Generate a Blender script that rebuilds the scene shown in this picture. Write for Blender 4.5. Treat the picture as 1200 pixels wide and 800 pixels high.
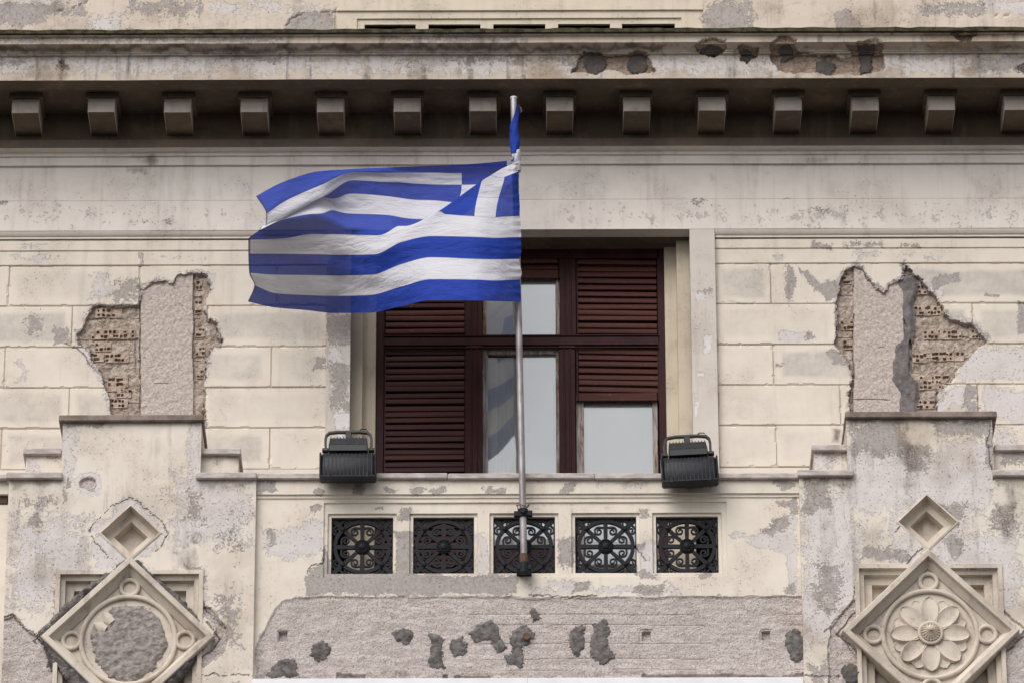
import bpy, bmesh, math, random
import numpy as np
from mathutils import Vector, Matrix
random.seed(7)
for o in list(bpy.data.objects): bpy.data.objects.remove(o)
S = bpy.context.scene; COL = S.collection
# ------------------------------------------------------------------ camera, world, sun, exposure
F = 6667.0; DIST = 46.7; EL = math.atan(3145/F); ROLL = 0.0030; EYE = 1.7
dv = np.array([0, math.cos(EL), math.sin(EL)]); r0 = np.array([1., 0, 0]); u0 = np.array([0, -math.sin(EL), math.cos(EL)])
RV = r0*math.cos(ROLL) - u0*math.sin(ROLL); UV = u0*math.cos(ROLL) + r0*math.sin(ROLL)
CAM = np.array([0, -DIST*math.cos(EL), EYE])
cam = bpy.data.cameras.new('camera'); co = bpy.data.objects.new('camera', cam); COL.objects.link(co)
cam.sensor_width = 36; cam.lens = F/1200*36; cam.clip_end = 2000
m = Matrix.Identity(4)
for i in range(3):
    m[i][0] = RV[i]; m[i][1] = UV[i]; m[i][2] = -dv[i]; m[i][3] = CAM[i]
co.matrix_world = m; S.camera = co
SUN_EL, SUN_AZ = 44, -28          # degrees above the horizon; azimuth from the facade normal, to the left
W = bpy.data.worlds.new('World'); S.world = W; W.use_nodes = True
wn = W.node_tree; bg = wn.nodes['Background']
sky = wn.nodes.new('ShaderNodeTexSky'); sky.sky_type = 'NISHITA'; sky.sun_disc = False
sky.sun_elevation = math.radians(SUN_EL); sky.sun_rotation = math.radians(180 - SUN_AZ)
sky.air_density = 1.0; sky.dust_density = 1.5; sky.ozone_density = 1.0
hs = wn.nodes.new('ShaderNodeHueSaturation'); hs.inputs['Saturation'].default_value = 0.22   # cloud-covered: nearly white
wn.links.new(sky.outputs[0], hs.inputs['Color']); wn.links.new(hs.outputs[0], bg.inputs['Color'])
bg.inputs['Strength'].default_value = 0.10
sl = bpy.data.lights.new('sun', 'SUN'); sl.energy = 1.5; sl.angle = math.radians(50); sl.color = (1, .955, .91)
so = bpy.data.objects.new('sun', sl); COL.objects.link(so)
sdir = Vector((math.sin(math.radians(SUN_AZ))*math.cos(math.radians(SUN_EL)), -math.cos(math.radians(SUN_AZ))*math.cos(math.radians(SUN_EL)), math.sin(math.radians(SUN_EL))))
so.rotation_euler = sdir.to_track_quat('Z', 'Y').to_euler(); so.location = (0, -20, 40)
S.view_settings.view_transform = 'Standard'; S.view_settings.look = 'None'
S.view_settings.exposure = 0.72; S.view_settings.gamma = 1; S.view_settings.use_curve_mapping = False

# ------------------------------------------------------------------ pixels <-> planes parallel to the facade
# p = how far a plane stands proud of the rusticated wall (y = -p)
def P(u, v, p):
    d = dv*F + RV*(u-600) + UV*(400-v)
    k = (-p - CAM[1])/d[1]
    q = CAM + d*k
    return float(q[0]), float(q[2])
def PX(u, v, p): return P(u, v, p)[0]
def PZ(v, p, u=600): return P(u, v, p)[1]
def proj(V):
    q = V - CAM; w = q@dv
    return 600 + F*(q@RV)/w, 400 - F*(q@UV)/w
# ------------------------------------------------------------------ noise
_rng = np.random.RandomState(3); TAB = _rng.rand(16, 256, 256)
def vnoise(x, y, seed=0):
    xi = np.floor(x).astype(int); yi = np.floor(y).astype(int); fx = x-xi; fy = y-yi
    fx = fx*fx*(3-2*fx); fy = fy*fy*(3-2*fy); T = TAB[seed % 16]
    a = T[xi & 255, yi & 255]; b = T[(xi+1) & 255, yi & 255]; c = T[xi & 255, (yi+1) & 255]; d = T[(xi+1) & 255, (yi+1) & 255]
    return (a*(1-fx)+b*fx)*(1-fy) + (c*(1-fx)+d*fx)*fy
def fbm(x, y, sc, octv=4, seed=0, gain=.5):
    s = 0; a = 1; t = 0
    for i in range(octv):
        s = s + a*vnoise(x*sc*2**i+17.3*i, y*sc*2**i+9.1*i, seed+i); t += a; a *= gain
    return s/t
# ------------------------------------------------------------------ mark shapes, in picture pixels
def sdpoly(U, V, poly):
    P_ = np.array(poly, float); n = len(P_); d = np.full(U.shape, 1e9); ins = np.zeros(U.shape, bool)
    for i in range(n):
        ax, ay = P_[i]; bx, by = P_[(i+1) % n]
        ex, ey = bx-ax, by-ay; l = ex*ex+ey*ey+1e-9
        t = np.clip(((U-ax)*ex+(V-ay)*ey)/l, 0, 1)
        d = np.minimum(d, (U-ax-t*ex)**2+(V-ay-t*ey)**2)
        c = ((ay > V) != (by > V)) & (U < (bx-ax)*(V-ay)/(by-ay+1e-12)+ax); ins ^= c
    d = np.sqrt(d); return np.where(ins, -d, d)
def sdmark(U, V, sh):
    k = sh[0]
    if k == 'E':
        _, cx, cy, rx, ry = sh
        return (np.sqrt(((U-cx)/rx)**2+((V-cy)/ry)**2)-1)*min(rx, ry)
    if k == 'R':
        _, a, b, c, d = sh
        return np.maximum(np.maximum(a-U, U-c), np.maximum(b-V, V-d))
    return sdpoly(U, V, sh[1])
def E(cx, cy, rx, ry): return ('E', cx, cy, rx, ry)
def R(a, b, c, d): return ('R', a, b, c, d)
def PO(*pts): return ('P', pts)
def zp(ox, oy, sc, pts): return [(ox+x/sc, oy+y/sc) for x, y in pts]
DL = zp(80, 300, 4, [(342,150),(400,140),(430,110),(490,135),(520,95),(580,75),(640,90),(668,130),(660,170),(638,200),(635,240),(650,300),(690,320),(715,400),(660,440),(650,500),(640,560),(638,800),(215,800),(190,660),(170,610),(160,570),(130,520),(100,470),(90,430),(55,400),(45,350),(75,335),(110,250),(120,235),(325,232),(340,205)])
DR = zp(960, 300, 4, [(90,130),(120,80),(160,42),(195,60),(225,100),(265,150),(300,165),(335,130),(395,100),(400,40),(440,80),(480,130),(530,170),(560,220),(600,285),(660,305),(735,330),(785,390),(740,430),(700,480),(640,530),(600,600),(550,640),(535,800),(145,800),(140,640),(155,590),(150,520),(110,450),(75,410),(80,360),(88,300),(85,220)])
SEAM = zp(960, 300, 4, [(365,130),(400,95),(440,90),(465,130),(455,180),(440,230),(445,300),(440,380),(430,450),(430,560),(465,590),(465,640),(450,760),(370,760),(375,640),(345,590),(340,500),(350,430),(385,390),(405,330),(385,280),(395,190)])
PRIMER, GREY, BARE, MORTAR, DIRT = range(5)
CRACKS = {
 'lpier': [[(104,622),(113,608),(128,596),(146,584),(152,582),(160,588),(175,598),(190,612),(198,625),(190,640),(182,645)],[(108,628),(118,640),(128,655)],[(3,722),(16,718),(30,736),(50,748)],[(236,672),(228,690),(240,712),(264,735)],[(68,676),(80,671),(118,671)],[(186,670),(232,671),(238,690)],[(228,790),(296,791)]],
 'rpier': [[(1050,622),(1062,606),(1086,582),(1100,590),(1120,608),(1124,625)],[(966,740),(985,720),(1000,705),(1003,680),(1006,668),(1014,662)],[(985,742),(996,760),(1012,778)],[(1125,668),(1150,663),(1170,668),(1174,690)],[(1160,495),(1157,520),(1162,548),(1164,562)],[(943,792),(985,792)]],
 'parapet': [[(360,672),(364,664),(378,660),(380,640)],[(620,697),(700,699)],[(747,640),(756,656)]],
 'wall': [[(232,378),(250,384),(262,398)],[(76,402),(92,408),(108,430)],[(1062,308),(1060,292)],[(166,311),(164,296)]],
 'upper': [[(330,38),(342,22),(362,16),(392,13)],[(60,14),(80,10),(104,4)],[(1150,2),(1160,20),(1188,16)]],
}
def crackmap(key, x, z, U, V):
    wx = (fbm(x, z, 14, 4, 7, .7)-.5)*7; wy = (fbm(x, z, 14, 4, 11, .7)-.5)*7; o = np.zeros(len(U), bool)
    for pl in CRACKS.get(key, []):
        for (ax, ay), (bx_, by) in zip(pl[:-1], pl[1:]):
            m_ = np.nonzero((U > min(ax, bx_)-6) & (U < max(ax, bx_)+6) & (V > min(ay, by)-6) & (V < max(ay, by)+6))[0]
            if len(m_) == 0: continue
            uu = U[m_]+wx[m_]; vv = V[m_]+wy[m_]; ex, ey = bx_-ax, by-ay; t = np.clip(((uu-ax)*ex+(vv-ay)*ey)/(ex*ex+ey*ey), 0, 1)
            o[m_] |= np.hypot(uu-ax-t*ex, vv-ay-t*ey) < .35+.5*vnoise(x[m_]*9, z[m_]*9, 4)
    return o
MARKS = {
 'wall': [
  (PRIMER, ('P', DL), 6, .95, 2.5), (PRIMER, ('P', DR), 6, .95, 2.5), (GREY, ('P', DL), 5, .72, 2), (GREY, ('P', DR), 5, .72, 2), (BARE, ('P', DL), 2, 1, .3), (BARE, ('P', DR), 2, 1, .3),
  (GREY, R(132,328,160,352), 10, .82), (PRIMER, R(104,322,131,348), 10, .8), (GREY, R(30,366,52,396), 12, .7), (GREY, R(64,384,82,403), 6, .95),
  (PRIMER, R(18,420,32,450), 8, .8), (PRIMER, R(22,286,72,292), 6, .8), (PRIMER, R(12,299,60,308), 6, .8), (PRIMER, PO((88,404),(104,404),(132,452),(138,480),(126,476),(112,440)), 5, 1),
  (BARE, PO((163,296),(169,297),(167,312),(162,312)), 2, 1), (PRIMER, R(190,300,250,306), 5, .7), (PRIMER, E(250,398,10,9), 5, 1), (PRIMER, R(236,320,252,345), 6, .9), (GREY, R(368,418,382,432), 5, .8),
  (GREY, E(926,333,6,21), 4, 1), (PRIMER, E(927,338,3,13), 3, 1), (GREY, PO((938,317),(947,317),(962,332),(984,330),(985,345),(968,350),(955,340),(944,330)), 4, 1),
  (GREY, PO((1092,326),(1108,320),(1124,320),(1124,332),(1104,336),(1094,340)), 4, 1), (PRIMER, E(1098,341,9,8), 4, .9), (GREY, R(1150,345,1172,349), 4, .9),
  (GREY, R(953,283,975,291), 5, .9), (GREY, R(988,284,1036,290), 6, .8), (GREY, R(1052,284,1082,290), 5, .8), (PRIMER, R(995,295,1034,306), 7, .85), (PRIMER, R(905,296,925,305), 6, .7), (PRIMER, R(1060,296,1120,304), 6, .7),
  (PRIMER, PO((912,390),(922,386),(935,392),(945,388),(952,394),(948,400),(930,399),(914,399)), 3, 1), (GREY, E(948,393,5,4), 3, 1), (GREY, R(1193,354,1215,392), 4, .9),
  (GREY, PO((965,410),(978,408),(997,425),(996,432),(980,424)), 4, .95), (PRIMER, PO((1118,446),(1128,420),(1150,404),(1215,402),(1215,448)), 8, .9), (PRIMER, R(1148,452,1215,497), 8, .82), (PRIMER, PO((1092,480),(1112,456),(1130,452),(1132,470),(1112,476),(1100,490)), 6, 1),
  (GREY, R(1131,450,1146,466), 3, .95), (GREY, R(1128,466,1146,486), 6, .8), (PRIMER, R(1040,500,1200,545), 8, .6), (GREY, E(912,428,8,4), 3, .6), (DIRT, R(850,352,880,355), 5, .8), (DIRT, R(975,500,985,518), 4, .7), (GREY, R(1080,395,1086,400), 4, .8)],
 'pilaster': [
  (GREY, R(384,280,412,330), 10, .85), (GREY, R(384,370,411,402), 8, 1), (PRIMER, R(384,408,404,430), 6, 1), (GREY, R(386,426,412,480), 10, .8), (PRIMER, R(384,440,400,455), 6, 1), (PRIMER, R(390,480,412,505), 6, 1), (PRIMER, R(396,505,408,550), 6, .9),
  (PRIMER, PO((813,342),(828,340),(828,351),(820,354)), 3, 1), (PRIMER, PO((828,393),(836,394),(834,412),(824,416),(823,408)), 3, 1), (PRIMER, E(822,438,5,3), 2, 1), (PRIMER, PO((813,458),(822,475),(816,490),(812,486)), 3, 1), (GREY, R(810,335,838,345), 12, .6)],
 'frieze': [
  (DIRT, E(670,213,7,6), 4, .42), (DIRT, E(707,213,6,5), 4, .42), (DIRT, E(833,209,7,6), 4, .42), (DIRT, E(899,204,7,5), 4, .42), (DIRT, R(150,197,170,206), 5, .7), (PRIMER, R(0,238,300,262), 20, .55), (PRIMER, R(650,238,1215,268), 22, .55), (GREY, R(150,258,200,263), 5, .7), (GREY, R(-10,235,8,240), 3, .9), (GREY, R(900,243,1000,250), 8, .55), (DIRT, R(150,182,185,192), 6, .7), (DIRT, R(920,182,1100,192), 8, .5), (DIRT, R(560,182,700,192), 8, .5), (GREY, R(810,234,836,244), 6, .6)],
 'cornice': [
  (DIRT, R(-80,53.5,780,61), 6, .92), (DIRT, R(1085,54,1280,61), 6, .72), (DIRT, R(800,54,1080,61), 6, .55), (PRIMER, R(-80,64,1280,87), 12, .72), (GREY, R(0,66,40,76), 10, .75), (BARE, R(66,64,82,86), 8, .55), (GREY, R(250,62,330,70), 8, .8), (GREY, R(520,64,700,76), 10, .62), (GREY, R(-20,43,330,50), 6, .72), (GREY, R(450,43,620,50), 6, .66), (DIRT, R(160,64,220,72), 8, .7),
  (BARE, PO((672,83),(684,64),(698,60),(708,62),(716,64),(735,66),(746,60),(760,62),(770,84),(758,86),(735,88),(712,80),(700,86)), 4, 1), (MORTAR, E(698,73,13,12), 4, 1), (MORTAR, E(749,74,12,12), 4, 1), (PRIMER, E(736,78,6,8), 2, 1),
  (BARE, PO((810,52),(830,44),(850,45),(852,56),(838,66),(822,62)), 4, 1), (MORTAR, PO((822,55),(832,50),(846,54),(842,62),(830,64),(820,60)), 3, 1),
  (BARE, PO((866,52),(880,50),(890,54),(886,66),(876,75),(868,70)), 4, 1), (MORTAR, E(876,63,8,9), 3, 1),
  (BARE, PO((902,50),(915,44),(930,46),(936,58),(955,65),(985,66),(1000,62),(990,50),(1010,50),(1025,46),(1036,50),(1035,82),(1010,86),(960,86),(918,84),(905,70)), 4, 1), (MORTAR, E(922,62,9,9), 3, 1), (MORTAR, PO((955,72),(968,70),(980,76),(976,88),(955,86)), 3, 1), (MORTAR, PO((1008,54),(1024,50),(1022,70),(1020,84),(1008,84),(1006,70)), 3, 1), (PRIMER, PO((978,74),(990,70),(1005,74),(1006,84),(985,84)), 2, 1),
  (BARE, E(1128,44,10,4), 3, .95), (MORTAR, R(1112,40,1145,44), 3, .8), (MORTAR, E(1205,82,14,5), 3, .9), (GREY, R(1140,66,1215,84), 6, .8)],
 'upper': [
  (GREY, PO((-20,6),(50,6),(58,14),(50,26),(20,30),(-20,30)), 6, .95), (GREY, R(55,3,104,18), 8, .75), (PRIMER, R(0,0,60,7), 5, .8), (PRIMER, R(100,18,140,38), 12, .7), (GREY, R(150,0,235,18), 10, .7), (PRIMER, R(250,4,390,18), 12, .75), (GREY, PO((328,40),(340,22),(360,15),(392,13),(392,40)), 3, 1), (PRIMER, PO((345,40),(360,20),(392,18),(392,40)), 6, .9), (GREY, E(150,37,8,4), 3, .9),
  (GREY, R(828,2,880,38), 10, .85), (GREY, PO((978,18),(995,13),(1006,24),(1014,37),(980,37)), 3, 1), (GREY, R(1078,3,1150,16), 8, .8), (BARE, R(1085,4,1110,14), 5, .7), (PRIMER, R(1150,0,1200,14), 8, .8), (DIRT, R(900,3,960,10), 6, .6)],
 'parapet': [
  (DIRT, R(299,561,940,566), 5, .5), (DIRT, R(380,588,852,592), 4, .4), (DIRT, R(299,786,945,796), 6, .55),  (GREY, R(299,563,324,578), 5, .9), (GREY, PO((408,563),(430,564),(428,577),(414,578),(418,568)), 4, 1), (GREY, E(457,573,8,4), 3, .9), (GREY, E(488,574,8,5), 3, .85), (GREY, E(510,573,12,4), 3, .9), (GREY, R(566,570,592,577), 4, .85), (GREY, PO((656,578),(662,566),(678,564),(672,577)), 4, 1), (PRIMER, R(700,562,760,570), 6, .7), (GREY, R(800,562,848,571), 5, .85), (GREY, E(921,567,9,5), 3, 1), (GREY, E(375,574,6,5), 3, .9), (GREY, R(905,562,915,568), 3, .9),
  (PRIMER, PO((308,618),(378,612),(378,650),(340,655),(312,648)), 8, 1), (GREY, R(314,618,324,638), 6, .85), (GREY, E(372,594,6,6), 3, .9), (GREY, PO((360,674),(364,664),(378,660),(380,640),(386,640),(388,670),(606,673),(606,697),(362,697)), 4, 1), (GREY, R(463,622,484,672), 3, 1), (PRIMER, R(470,674,606,681), 5, .85), (GREY, R(438,594,452,597), 3, .8), (GREY, R(467,594,483,608), 4, .8), (PRIMER, R(556,626,577,672), 8, .8), (GREY, R(652,630,673,664), 5, .85), (PRIMER, R(654,640,673,660), 6, .9), (GREY, PO((749,596),(760,594),(762,606),(752,608)), 3, 1), (PRIMER, R(748,634,770,676), 6, .95), (GREY, R(748,634,758,642), 4, .9), (GREY, E(756,672,12,5), 4, .9), (GREY, E(827,672,8,4), 3, .8),
  (PRIMER, PO((852,622),(868,622),(890,632),(905,612),(930,600),(938,610),(936,695),(926,690),(918,650),(900,648),(870,634)), 6, 1), (GREY, PO((892,622),(905,608),(926,602),(924,618),(905,628)), 6, .8), (GREY, PO((912,586),(935,584),(938,600),(930,606),(926,594)), 5, .95), (GREY, E(927,690,8,6), 4, .8), (PRIMER, R(620,686,800,697), 6, .85), (GREY, PO((670,696),(676,682),(690,678),(690,690)), 3, 1), (GREY, PO((740,694),(750,684),(780,684),(780,694)), 4, .9), (PRIMER, R(640,676,700,690), 8, .75),
  (BARE, PO((300,760),(304,745),(312,730),(330,703),(345,699),(600,698),(605,700),(946,697),(950,840),(296,840)), 3, 1), (GREY, PO((330,800),(350,775),(420,773),(500,776),(560,782),(560,794),(330,794)), 6, .9), (GREY, R(625,770,700,792), 10, .8), (GREY, PO((375,748),(386,736),(398,738),(394,752),(384,756)), 5, .9)],
 'lpier': [
  (DIRT, R(74,489,236,497), 7, .62), (DIRT, R(8,560,74,572), 9, .66), (DIRT, R(231,560,298,574), 9, .62), (DIRT, R(200,640,236,670), 14, .5), (DIRT, R(30,640,70,700), 18, .45),  (GREY, PO((78,494),(108,492),(128,496),(122,502),(95,500),(78,502)), 4, .9), (PRIMER, R(74,495,88,560), 8, .95), (PRIMER, R(222,490,236,560), 8, 1), (BARE, E(103,566,10,8), 3, 1), (PRIMER, E(104,566,16,13), 4, .98), (GREY, R(75,555,84,575), 5, .8), (GREY, R(74,575,80,590), 3, .8), (DIRT, R(36,563,60,572), 6, .7),
  (PRIMER, PO((112,620),(150,580),(200,622),(160,662),(240,672),(242,720),(226,700),(220,672),(80,672),(72,720),(60,720),(60,670),(110,660)), 10, .95), (PRIMER, R(8,600,110,720), 26, .72), (PRIMER, R(200,556,299,640), 26, .78), (GREY, R(219,575,240,612), 10, .78), (GREY, R(255,600,290,650), 20, .62), (GREY, E(42,611,10,9), 4, .75), (BARE, R(222,620,236,634), 6, .72), (BARE, PO((228,708),(246,710),(266,735),(262,765),(240,782),(226,776),(246,758),(252,735)), 4, 1), (GREY, R(216,660,240,720), 6, .8), (GREY, R(62,670,78,740), 10, .66), (GREY, R(250,690,285,760), 16, .66), (GREY, R(0,580,70,596), 10, .6),
  (BARE, PO((0,724),(16,718),(30,736),(50,748),(90,800),(96,842),(0,842)), 3, 1), (GREY, PO((60,770),(90,800),(96,842),(58,842)), 4, 1), (MORTAR, PO((42,742),(60,728),(90,790),(100,842),(82,830),(58,780)), 5, .8), (GREY, PO((262,800),(280,792),(288,842),(255,842)), 4, 1)],
 'rpier': [
  (DIRT, R(994,486,1165,496), 7, .7), (DIRT, R(940,557,1000,572), 9, .66), (DIRT, R(1040,500,1100,550), 20, .5), (DIRT, R(955,600,985,700), 18, .48), (DIRT, R(1165,560,1200,640), 16, .5),  (GREY, PO((995,497),(1050,492),(1062,505),(1052,530),(1030,540),(1012,525),(998,540)), 10, .98), (GREY, R(1060,520,1090,552), 8, .85), (PRIMER, R(994,530,1165,600), 24, .9), (GREY, R(1095,492,1160,508), 6, .9), (PRIMER, R(1100,515,1165,560), 10, .9), (GREY, R(1155,494,1166,548), 4, .8), (BARE, R(1058,524,1078,545), 6, .66), (PRIMER, R(938,575,1010,760), 20, .82), (GREY, PO((945,562),(975,558),(970,600),(948,598)), 8, .8), (GREY, E(950,592,10,10), 3, .9), (GREY, R(955,660,985,720), 12, .75), (BARE, R(960,690,985,720), 8, .66), (GREY, R(1010,640,1068,655), 6, .8), (PRIMER, R(1040,580,1140,670), 26, .75), (GREY, R(1165,600,1195,620), 10, .85), (BARE, R(1160,585,1190,625), 10, .6), (GREY, R(1100,590,1130,612), 8, .75), (PRIMER, R(1115,620,1200,720), 20, .72), (GREY, E(1120,640,12,14), 6, .75),
  (BARE, PO((968,842),(972,735),(985,715),(1005,700),(1012,720),(992,745),(1010,770),(1012,842)), 3, 1), (MORTAR, E(998,790,12,14), 4, 1), (GREY, R(945,775,985,800), 10, .7), (BARE, PO((1165,770),(1200,736),(1240,730),(1240,842),(1175,842)), 3, 1), (PRIMER, PO((1172,780),(1200,790),(1200,800),(1172,800)), 4, .9)],
 'shoulder': [
  (DIRT, R(240,530,280,540), 10, .8), (GREY, R(44,530,72,540), 8, .7), (GREY, R(960,525,992,536), 8, .9), (PRIMER, R(952,535,992,552), 10, .8), (GREY, R(1175,525,1210,545), 10, .9), (PRIMER, R(30,528,44,553), 6, .9)],
}
def wearfields(key, V):
    """five soft 0..1 fields (edge at .5) for the vertices V of a surface"""
    U, Vv = proj(V); out = np.zeros((len(V), 5))
    wx = (fbm(V[:, 0], V[:, 2], 8, 5, 1, .68)-.5)*19; wy = (fbm(V[:, 0], V[:, 2], 8, 5, 5, .68)-.5)*19
    u0_, u1_, v0_, v1_ = U.min()-12, U.max()+12, Vv.min()-12, Vv.max()+12
    for mk in MARKS.get(key, []):
        lay, sh, soft, st = mk[:4]; grow = mk[4] if len(mk) > 4 else 0
        if sh[0] == 'R': bb = sh[1:]
        elif sh[0] == 'E': bb = (sh[1]-sh[3], sh[2]-sh[4], sh[1]+sh[3], sh[2]+sh[4])
        else:
            a = np.array(sh[1]); bb = (a[:, 0].min(), a[:, 1].min(), a[:, 0].max(), a[:, 1].max())
        g = soft+grow+8
        if bb[0]-g > u1_ or bb[2]+g < u0_ or bb[1]-g > v1_ or bb[3]+g < v0_: continue
        idx = np.nonzero((U > bb[0]-g) & (U < bb[2]+g) & (Vv > bb[1]-g) & (Vv < bb[3]+g))[0]
        if len(idx) == 0: continue
        k = min(1, max(.7 if lay in (BARE, MORTAR) and key == 'cornice' else 0, soft/6))
        sd = sdmark(U[idx]+wx[idx]*k, Vv[idx]+wy[idx]*k, sh)-grow
        val = np.clip(.5-sd/(2*soft), 0, 1)*st
        out[idx, lay] = np.maximum(out[idx, lay], val)
    return out
# ------------------------------------------------------------------ materials
def lin(r, g, b):
    f = lambda c: (c/12.92 if c <= .04045 else ((c+.055)/1.055)**2.4)
    return (f(r/255), f(g/255), f(b/255), 1)
class NT:
    def __init__(s, name):
        s.m = bpy.data.materials.new(name); s.m.use_nodes = True; s.t = s.m.node_tree
        s.b = s.t.nodes['Principled BSDF']; s.out = s.t.nodes['Material Output']
        s.pos = s.t.nodes.new('ShaderNodeNewGeometry').outputs['Position']
    def n(s, ty): return s.t.nodes.new(ty)
    def set(s, sock, v):
        if isinstance(v, bpy.types.NodeSocket): s.t.links.new(v, sock)
        elif isinstance(v, (int, float)) and sock.type in ('RGBA',): sock.default_value = (v, v, v, 1)
        else: sock.default_value = v
    def math(s, op, a, b=0.0, c=None, clamp=False):
        n = s.n('ShaderNodeMath'); n.operation = op; n.use_clamp = clamp; s.set(n.inputs[0], a); s.set(n.inputs[1], b)
        if c is not None: s.set(n.inputs[2], c)
        return n.outputs[0]
    def noise(s, scale, detail=4, rough=.55, vec=None, stretch=None, off=0, dist=0):
        n = s.n('ShaderNodeTexNoise'); n.inputs['Scale'].default_value = scale; n.inputs['Detail'].default_value = detail
        n.inputs['Roughness'].default_value = rough; n.inputs['Distortion'].default_value = dist
        mp = s.n('ShaderNodeMapping'); s.set(mp.inputs['Vector'], vec or s.pos)
        mp.inputs['Location'].default_value = (off, off*1.7, off*.6)
        if stretch: mp.inputs['Scale'].default_value = stretch
        s.t.links.new(mp.outputs[0], n.inputs['Vector']); return n.outputs['Fac']
    def ramp(s, x, lo, hi, a=0., b=1.):
        n = s.n('ShaderNodeMapRange'); n.interpolation_type = 'SMOOTHSTEP'; s.set(n.inputs[0], x)
        for i, v in enumerate((lo, hi, a, b)): n.inputs[i+1].default_value = v
        return n.outputs[0]
    def mix(s, f, a, b, mode='MIX'):
        n = s.n('ShaderNodeMix'); n.data_type = 'RGBA'; n.blend_type = mode; s.set(n.inputs[0], f); s.set(n.inputs[6], a); s.set(n.inputs[7], b)
        return n.outputs[2]
    def attr(s, name):
        n = s.n('ShaderNodeAttribute'); n.attribute_name = name; sp = s.n('ShaderNodeSeparateColor'); s.t.links.new(n.outputs['Color'], sp.inputs[0]); return sp.outputs
    def bump(s, h, strength=.5, dist=.01):
        n = s.n('ShaderNodeBump'); n.inputs['Strength'].default_value = strength; n.inputs['Distance'].default_value = dist; s.set(n.inputs['Height'], h); s.t.links.new(n.outputs[0], s.b.inputs['Normal'])
    def fin(s, col, rough=.8, spec=.3):
        s.set(s.b.inputs['Base Color'], col); s.set(s.b.inputs['Roughness'], rough); s.b.inputs['Specular IOR Level'].default_value = spec; return s.m
MAT = {}
C_PRIMER, C_GREY, C_BARE1, C_BARE2, C_MORT = lin(218,210,207), lin(156,147,143), lin(212,201,197), lin(168,154,146), lin(96,92,91)
def plaster(name, cream, cream2, p0=0., g0=0., d0=0.1, speck=1., bare=(C_BARE1, C_BARE2), primer=C_PRIMER, rimd=1., gr=.15):
    s = NT(name); w = s.attr('wear'); w2 = s.attr('wear2')
    nA = s.noise(2.2, 5, .62); nB = s.noise(9, 6, .68, off=3.1); nC = s.noise(34, 4, .7, off=7.7); nF = s.noise(160, 2, .6)
    nS = s.noise(1.0, 4, .65, stretch=(9, 9, .8), off=5)
    nn = s.math('ADD', s.math('MULTIPLY', nB, .55), s.math('MULTIPLY', nC, .45))
    nn2 = s.math('ADD', s.math('MULTIPLY', s.noise(13, 5, .7, off=11), .5), s.math('MULTIPLY', s.noise(52, 3, .7, off=13), .5))
    def mask(f, n_, amp, base=0.):
        x = s.math('ADD', s.math('ADD', f, base), s.math('MULTIPLY', s.math('SUBTRACT', n_, .5), amp))
        return s.ramp(x, .46, .54)
    base = s.mix(s.ramp(nA, .35, .7), cream, cream2)
    base = s.mix(s.math('MULTIPLY', s.ramp(nS, .5, .78), .25), base, lin(176,166,152))
    base = s.mix(s.math('MULTIPLY', w2[1], s.ramp(nB, .25, .75, .3, .85)), base, lin(172,164,158))     # faded, dusty block centres
    mp = mask(w[0], nn, 3.0, p0); mg = mask(w[1], nn2, 3.0, g0); mb = mask(w[2], nn, 1.8); mm = mask(w2[0], nn2, 1.8)
    col = s.mix(mp, base, s.mix(nB, primer, s.mix(.5, primer, C_GREY)))
    col = s.mix(mg, col, s.mix(s.ramp(nC, .35, .65), C_GREY, lin(172,164,159)))
    nR = s.noise(60, 4, .75, off=2.2); nR2 = s.noise(8, 4, .6, stretch=(1, 1, 4), off=6)
    bc = s.mix(s.ramp(nR2, .38, .62), bare[0], s.mix(.5, bare[0], bare[1])); bc = s.mix(s.ramp(nR, .47, .36), bc, bare[1]); bc = s.mix(s.math('MULTIPLY', s.ramp(s.noise(105, 3, .7, off=17), .43, .35), .8), bc, lin(104,92,84))
    col = s.mix(mb, col, bc)
    col = s.mix(mm, col, s.mix(nC, C_MORT, lin(108,102,99)))
    dm = s.math('MULTIPLY', s.ramp(s.math('ADD', w2[2], s.math('MULTIPLY', s.math('SUBTRACT', s.math('ADD', s.math('MULTIPLY', nB, .5), s.math('MULTIPLY', nS, .5)), .5), 1.1)), .25, .8), .72)
    col = s.mix(dm, col, lin(74,64,56))
    col = s.mix(s.math('MULTIPLY', s.ramp(nA, .5, .72), d0), col, lin(120,108,96))
    col = s.mix(s.math('MULTIPLY', s.math('MULTIPLY', s.ramp(nS, .50, .72), s.ramp(nB, .35, .6)), gr), col, lin(92,80,70))   # rain streaks and soot
    col = s.mix(s.math('MULTIPLY', s.ramp(s.noise(1.1, 5, .7, off=41), .52, .68), gr*.8), col, lin(150,128,104))             # ochre damp stains
    # rims of flaking coats and dark pits
    rim = s.math('ADD', s.math('MULTIPLY', s.math('MULTIPLY', mp, s.math('SUBTRACT', 1, mp)), 1.0), s.math('MULTIPLY', s.math('MULTIPLY', mg, s.math('SUBTRACT', 1, mg)), 1.5))
    col = s.mix(s.math('MULTIPLY', rim, rimd, clamp=True), col, lin(112,98,88))
    pit = s.math('MULTIPLY', s.ramp(s.noise(70, 3, .65, off=21), .38, .30), s.ramp(s.math('ADD', nA, s.math('MULTIPLY', s.math('ADD', mp, s.math('ADD', mg, mb)), .18)), .44, .64))
    col = s.mix(s.math('MULTIPLY', pit, .7*speck), col, lin(88,76,66))
    h = s.math('ADD', s.math('MULTIPLY', mp, -.25), s.math('MULTIPLY', mg, -.35))
    h = s.math('ADD', h, s.math('MULTIPLY', nF, .10)); h = s.math('ADD', h, s.math('MULTIPLY', s.noise(6, 3, .5, off=31), .35))
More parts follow.
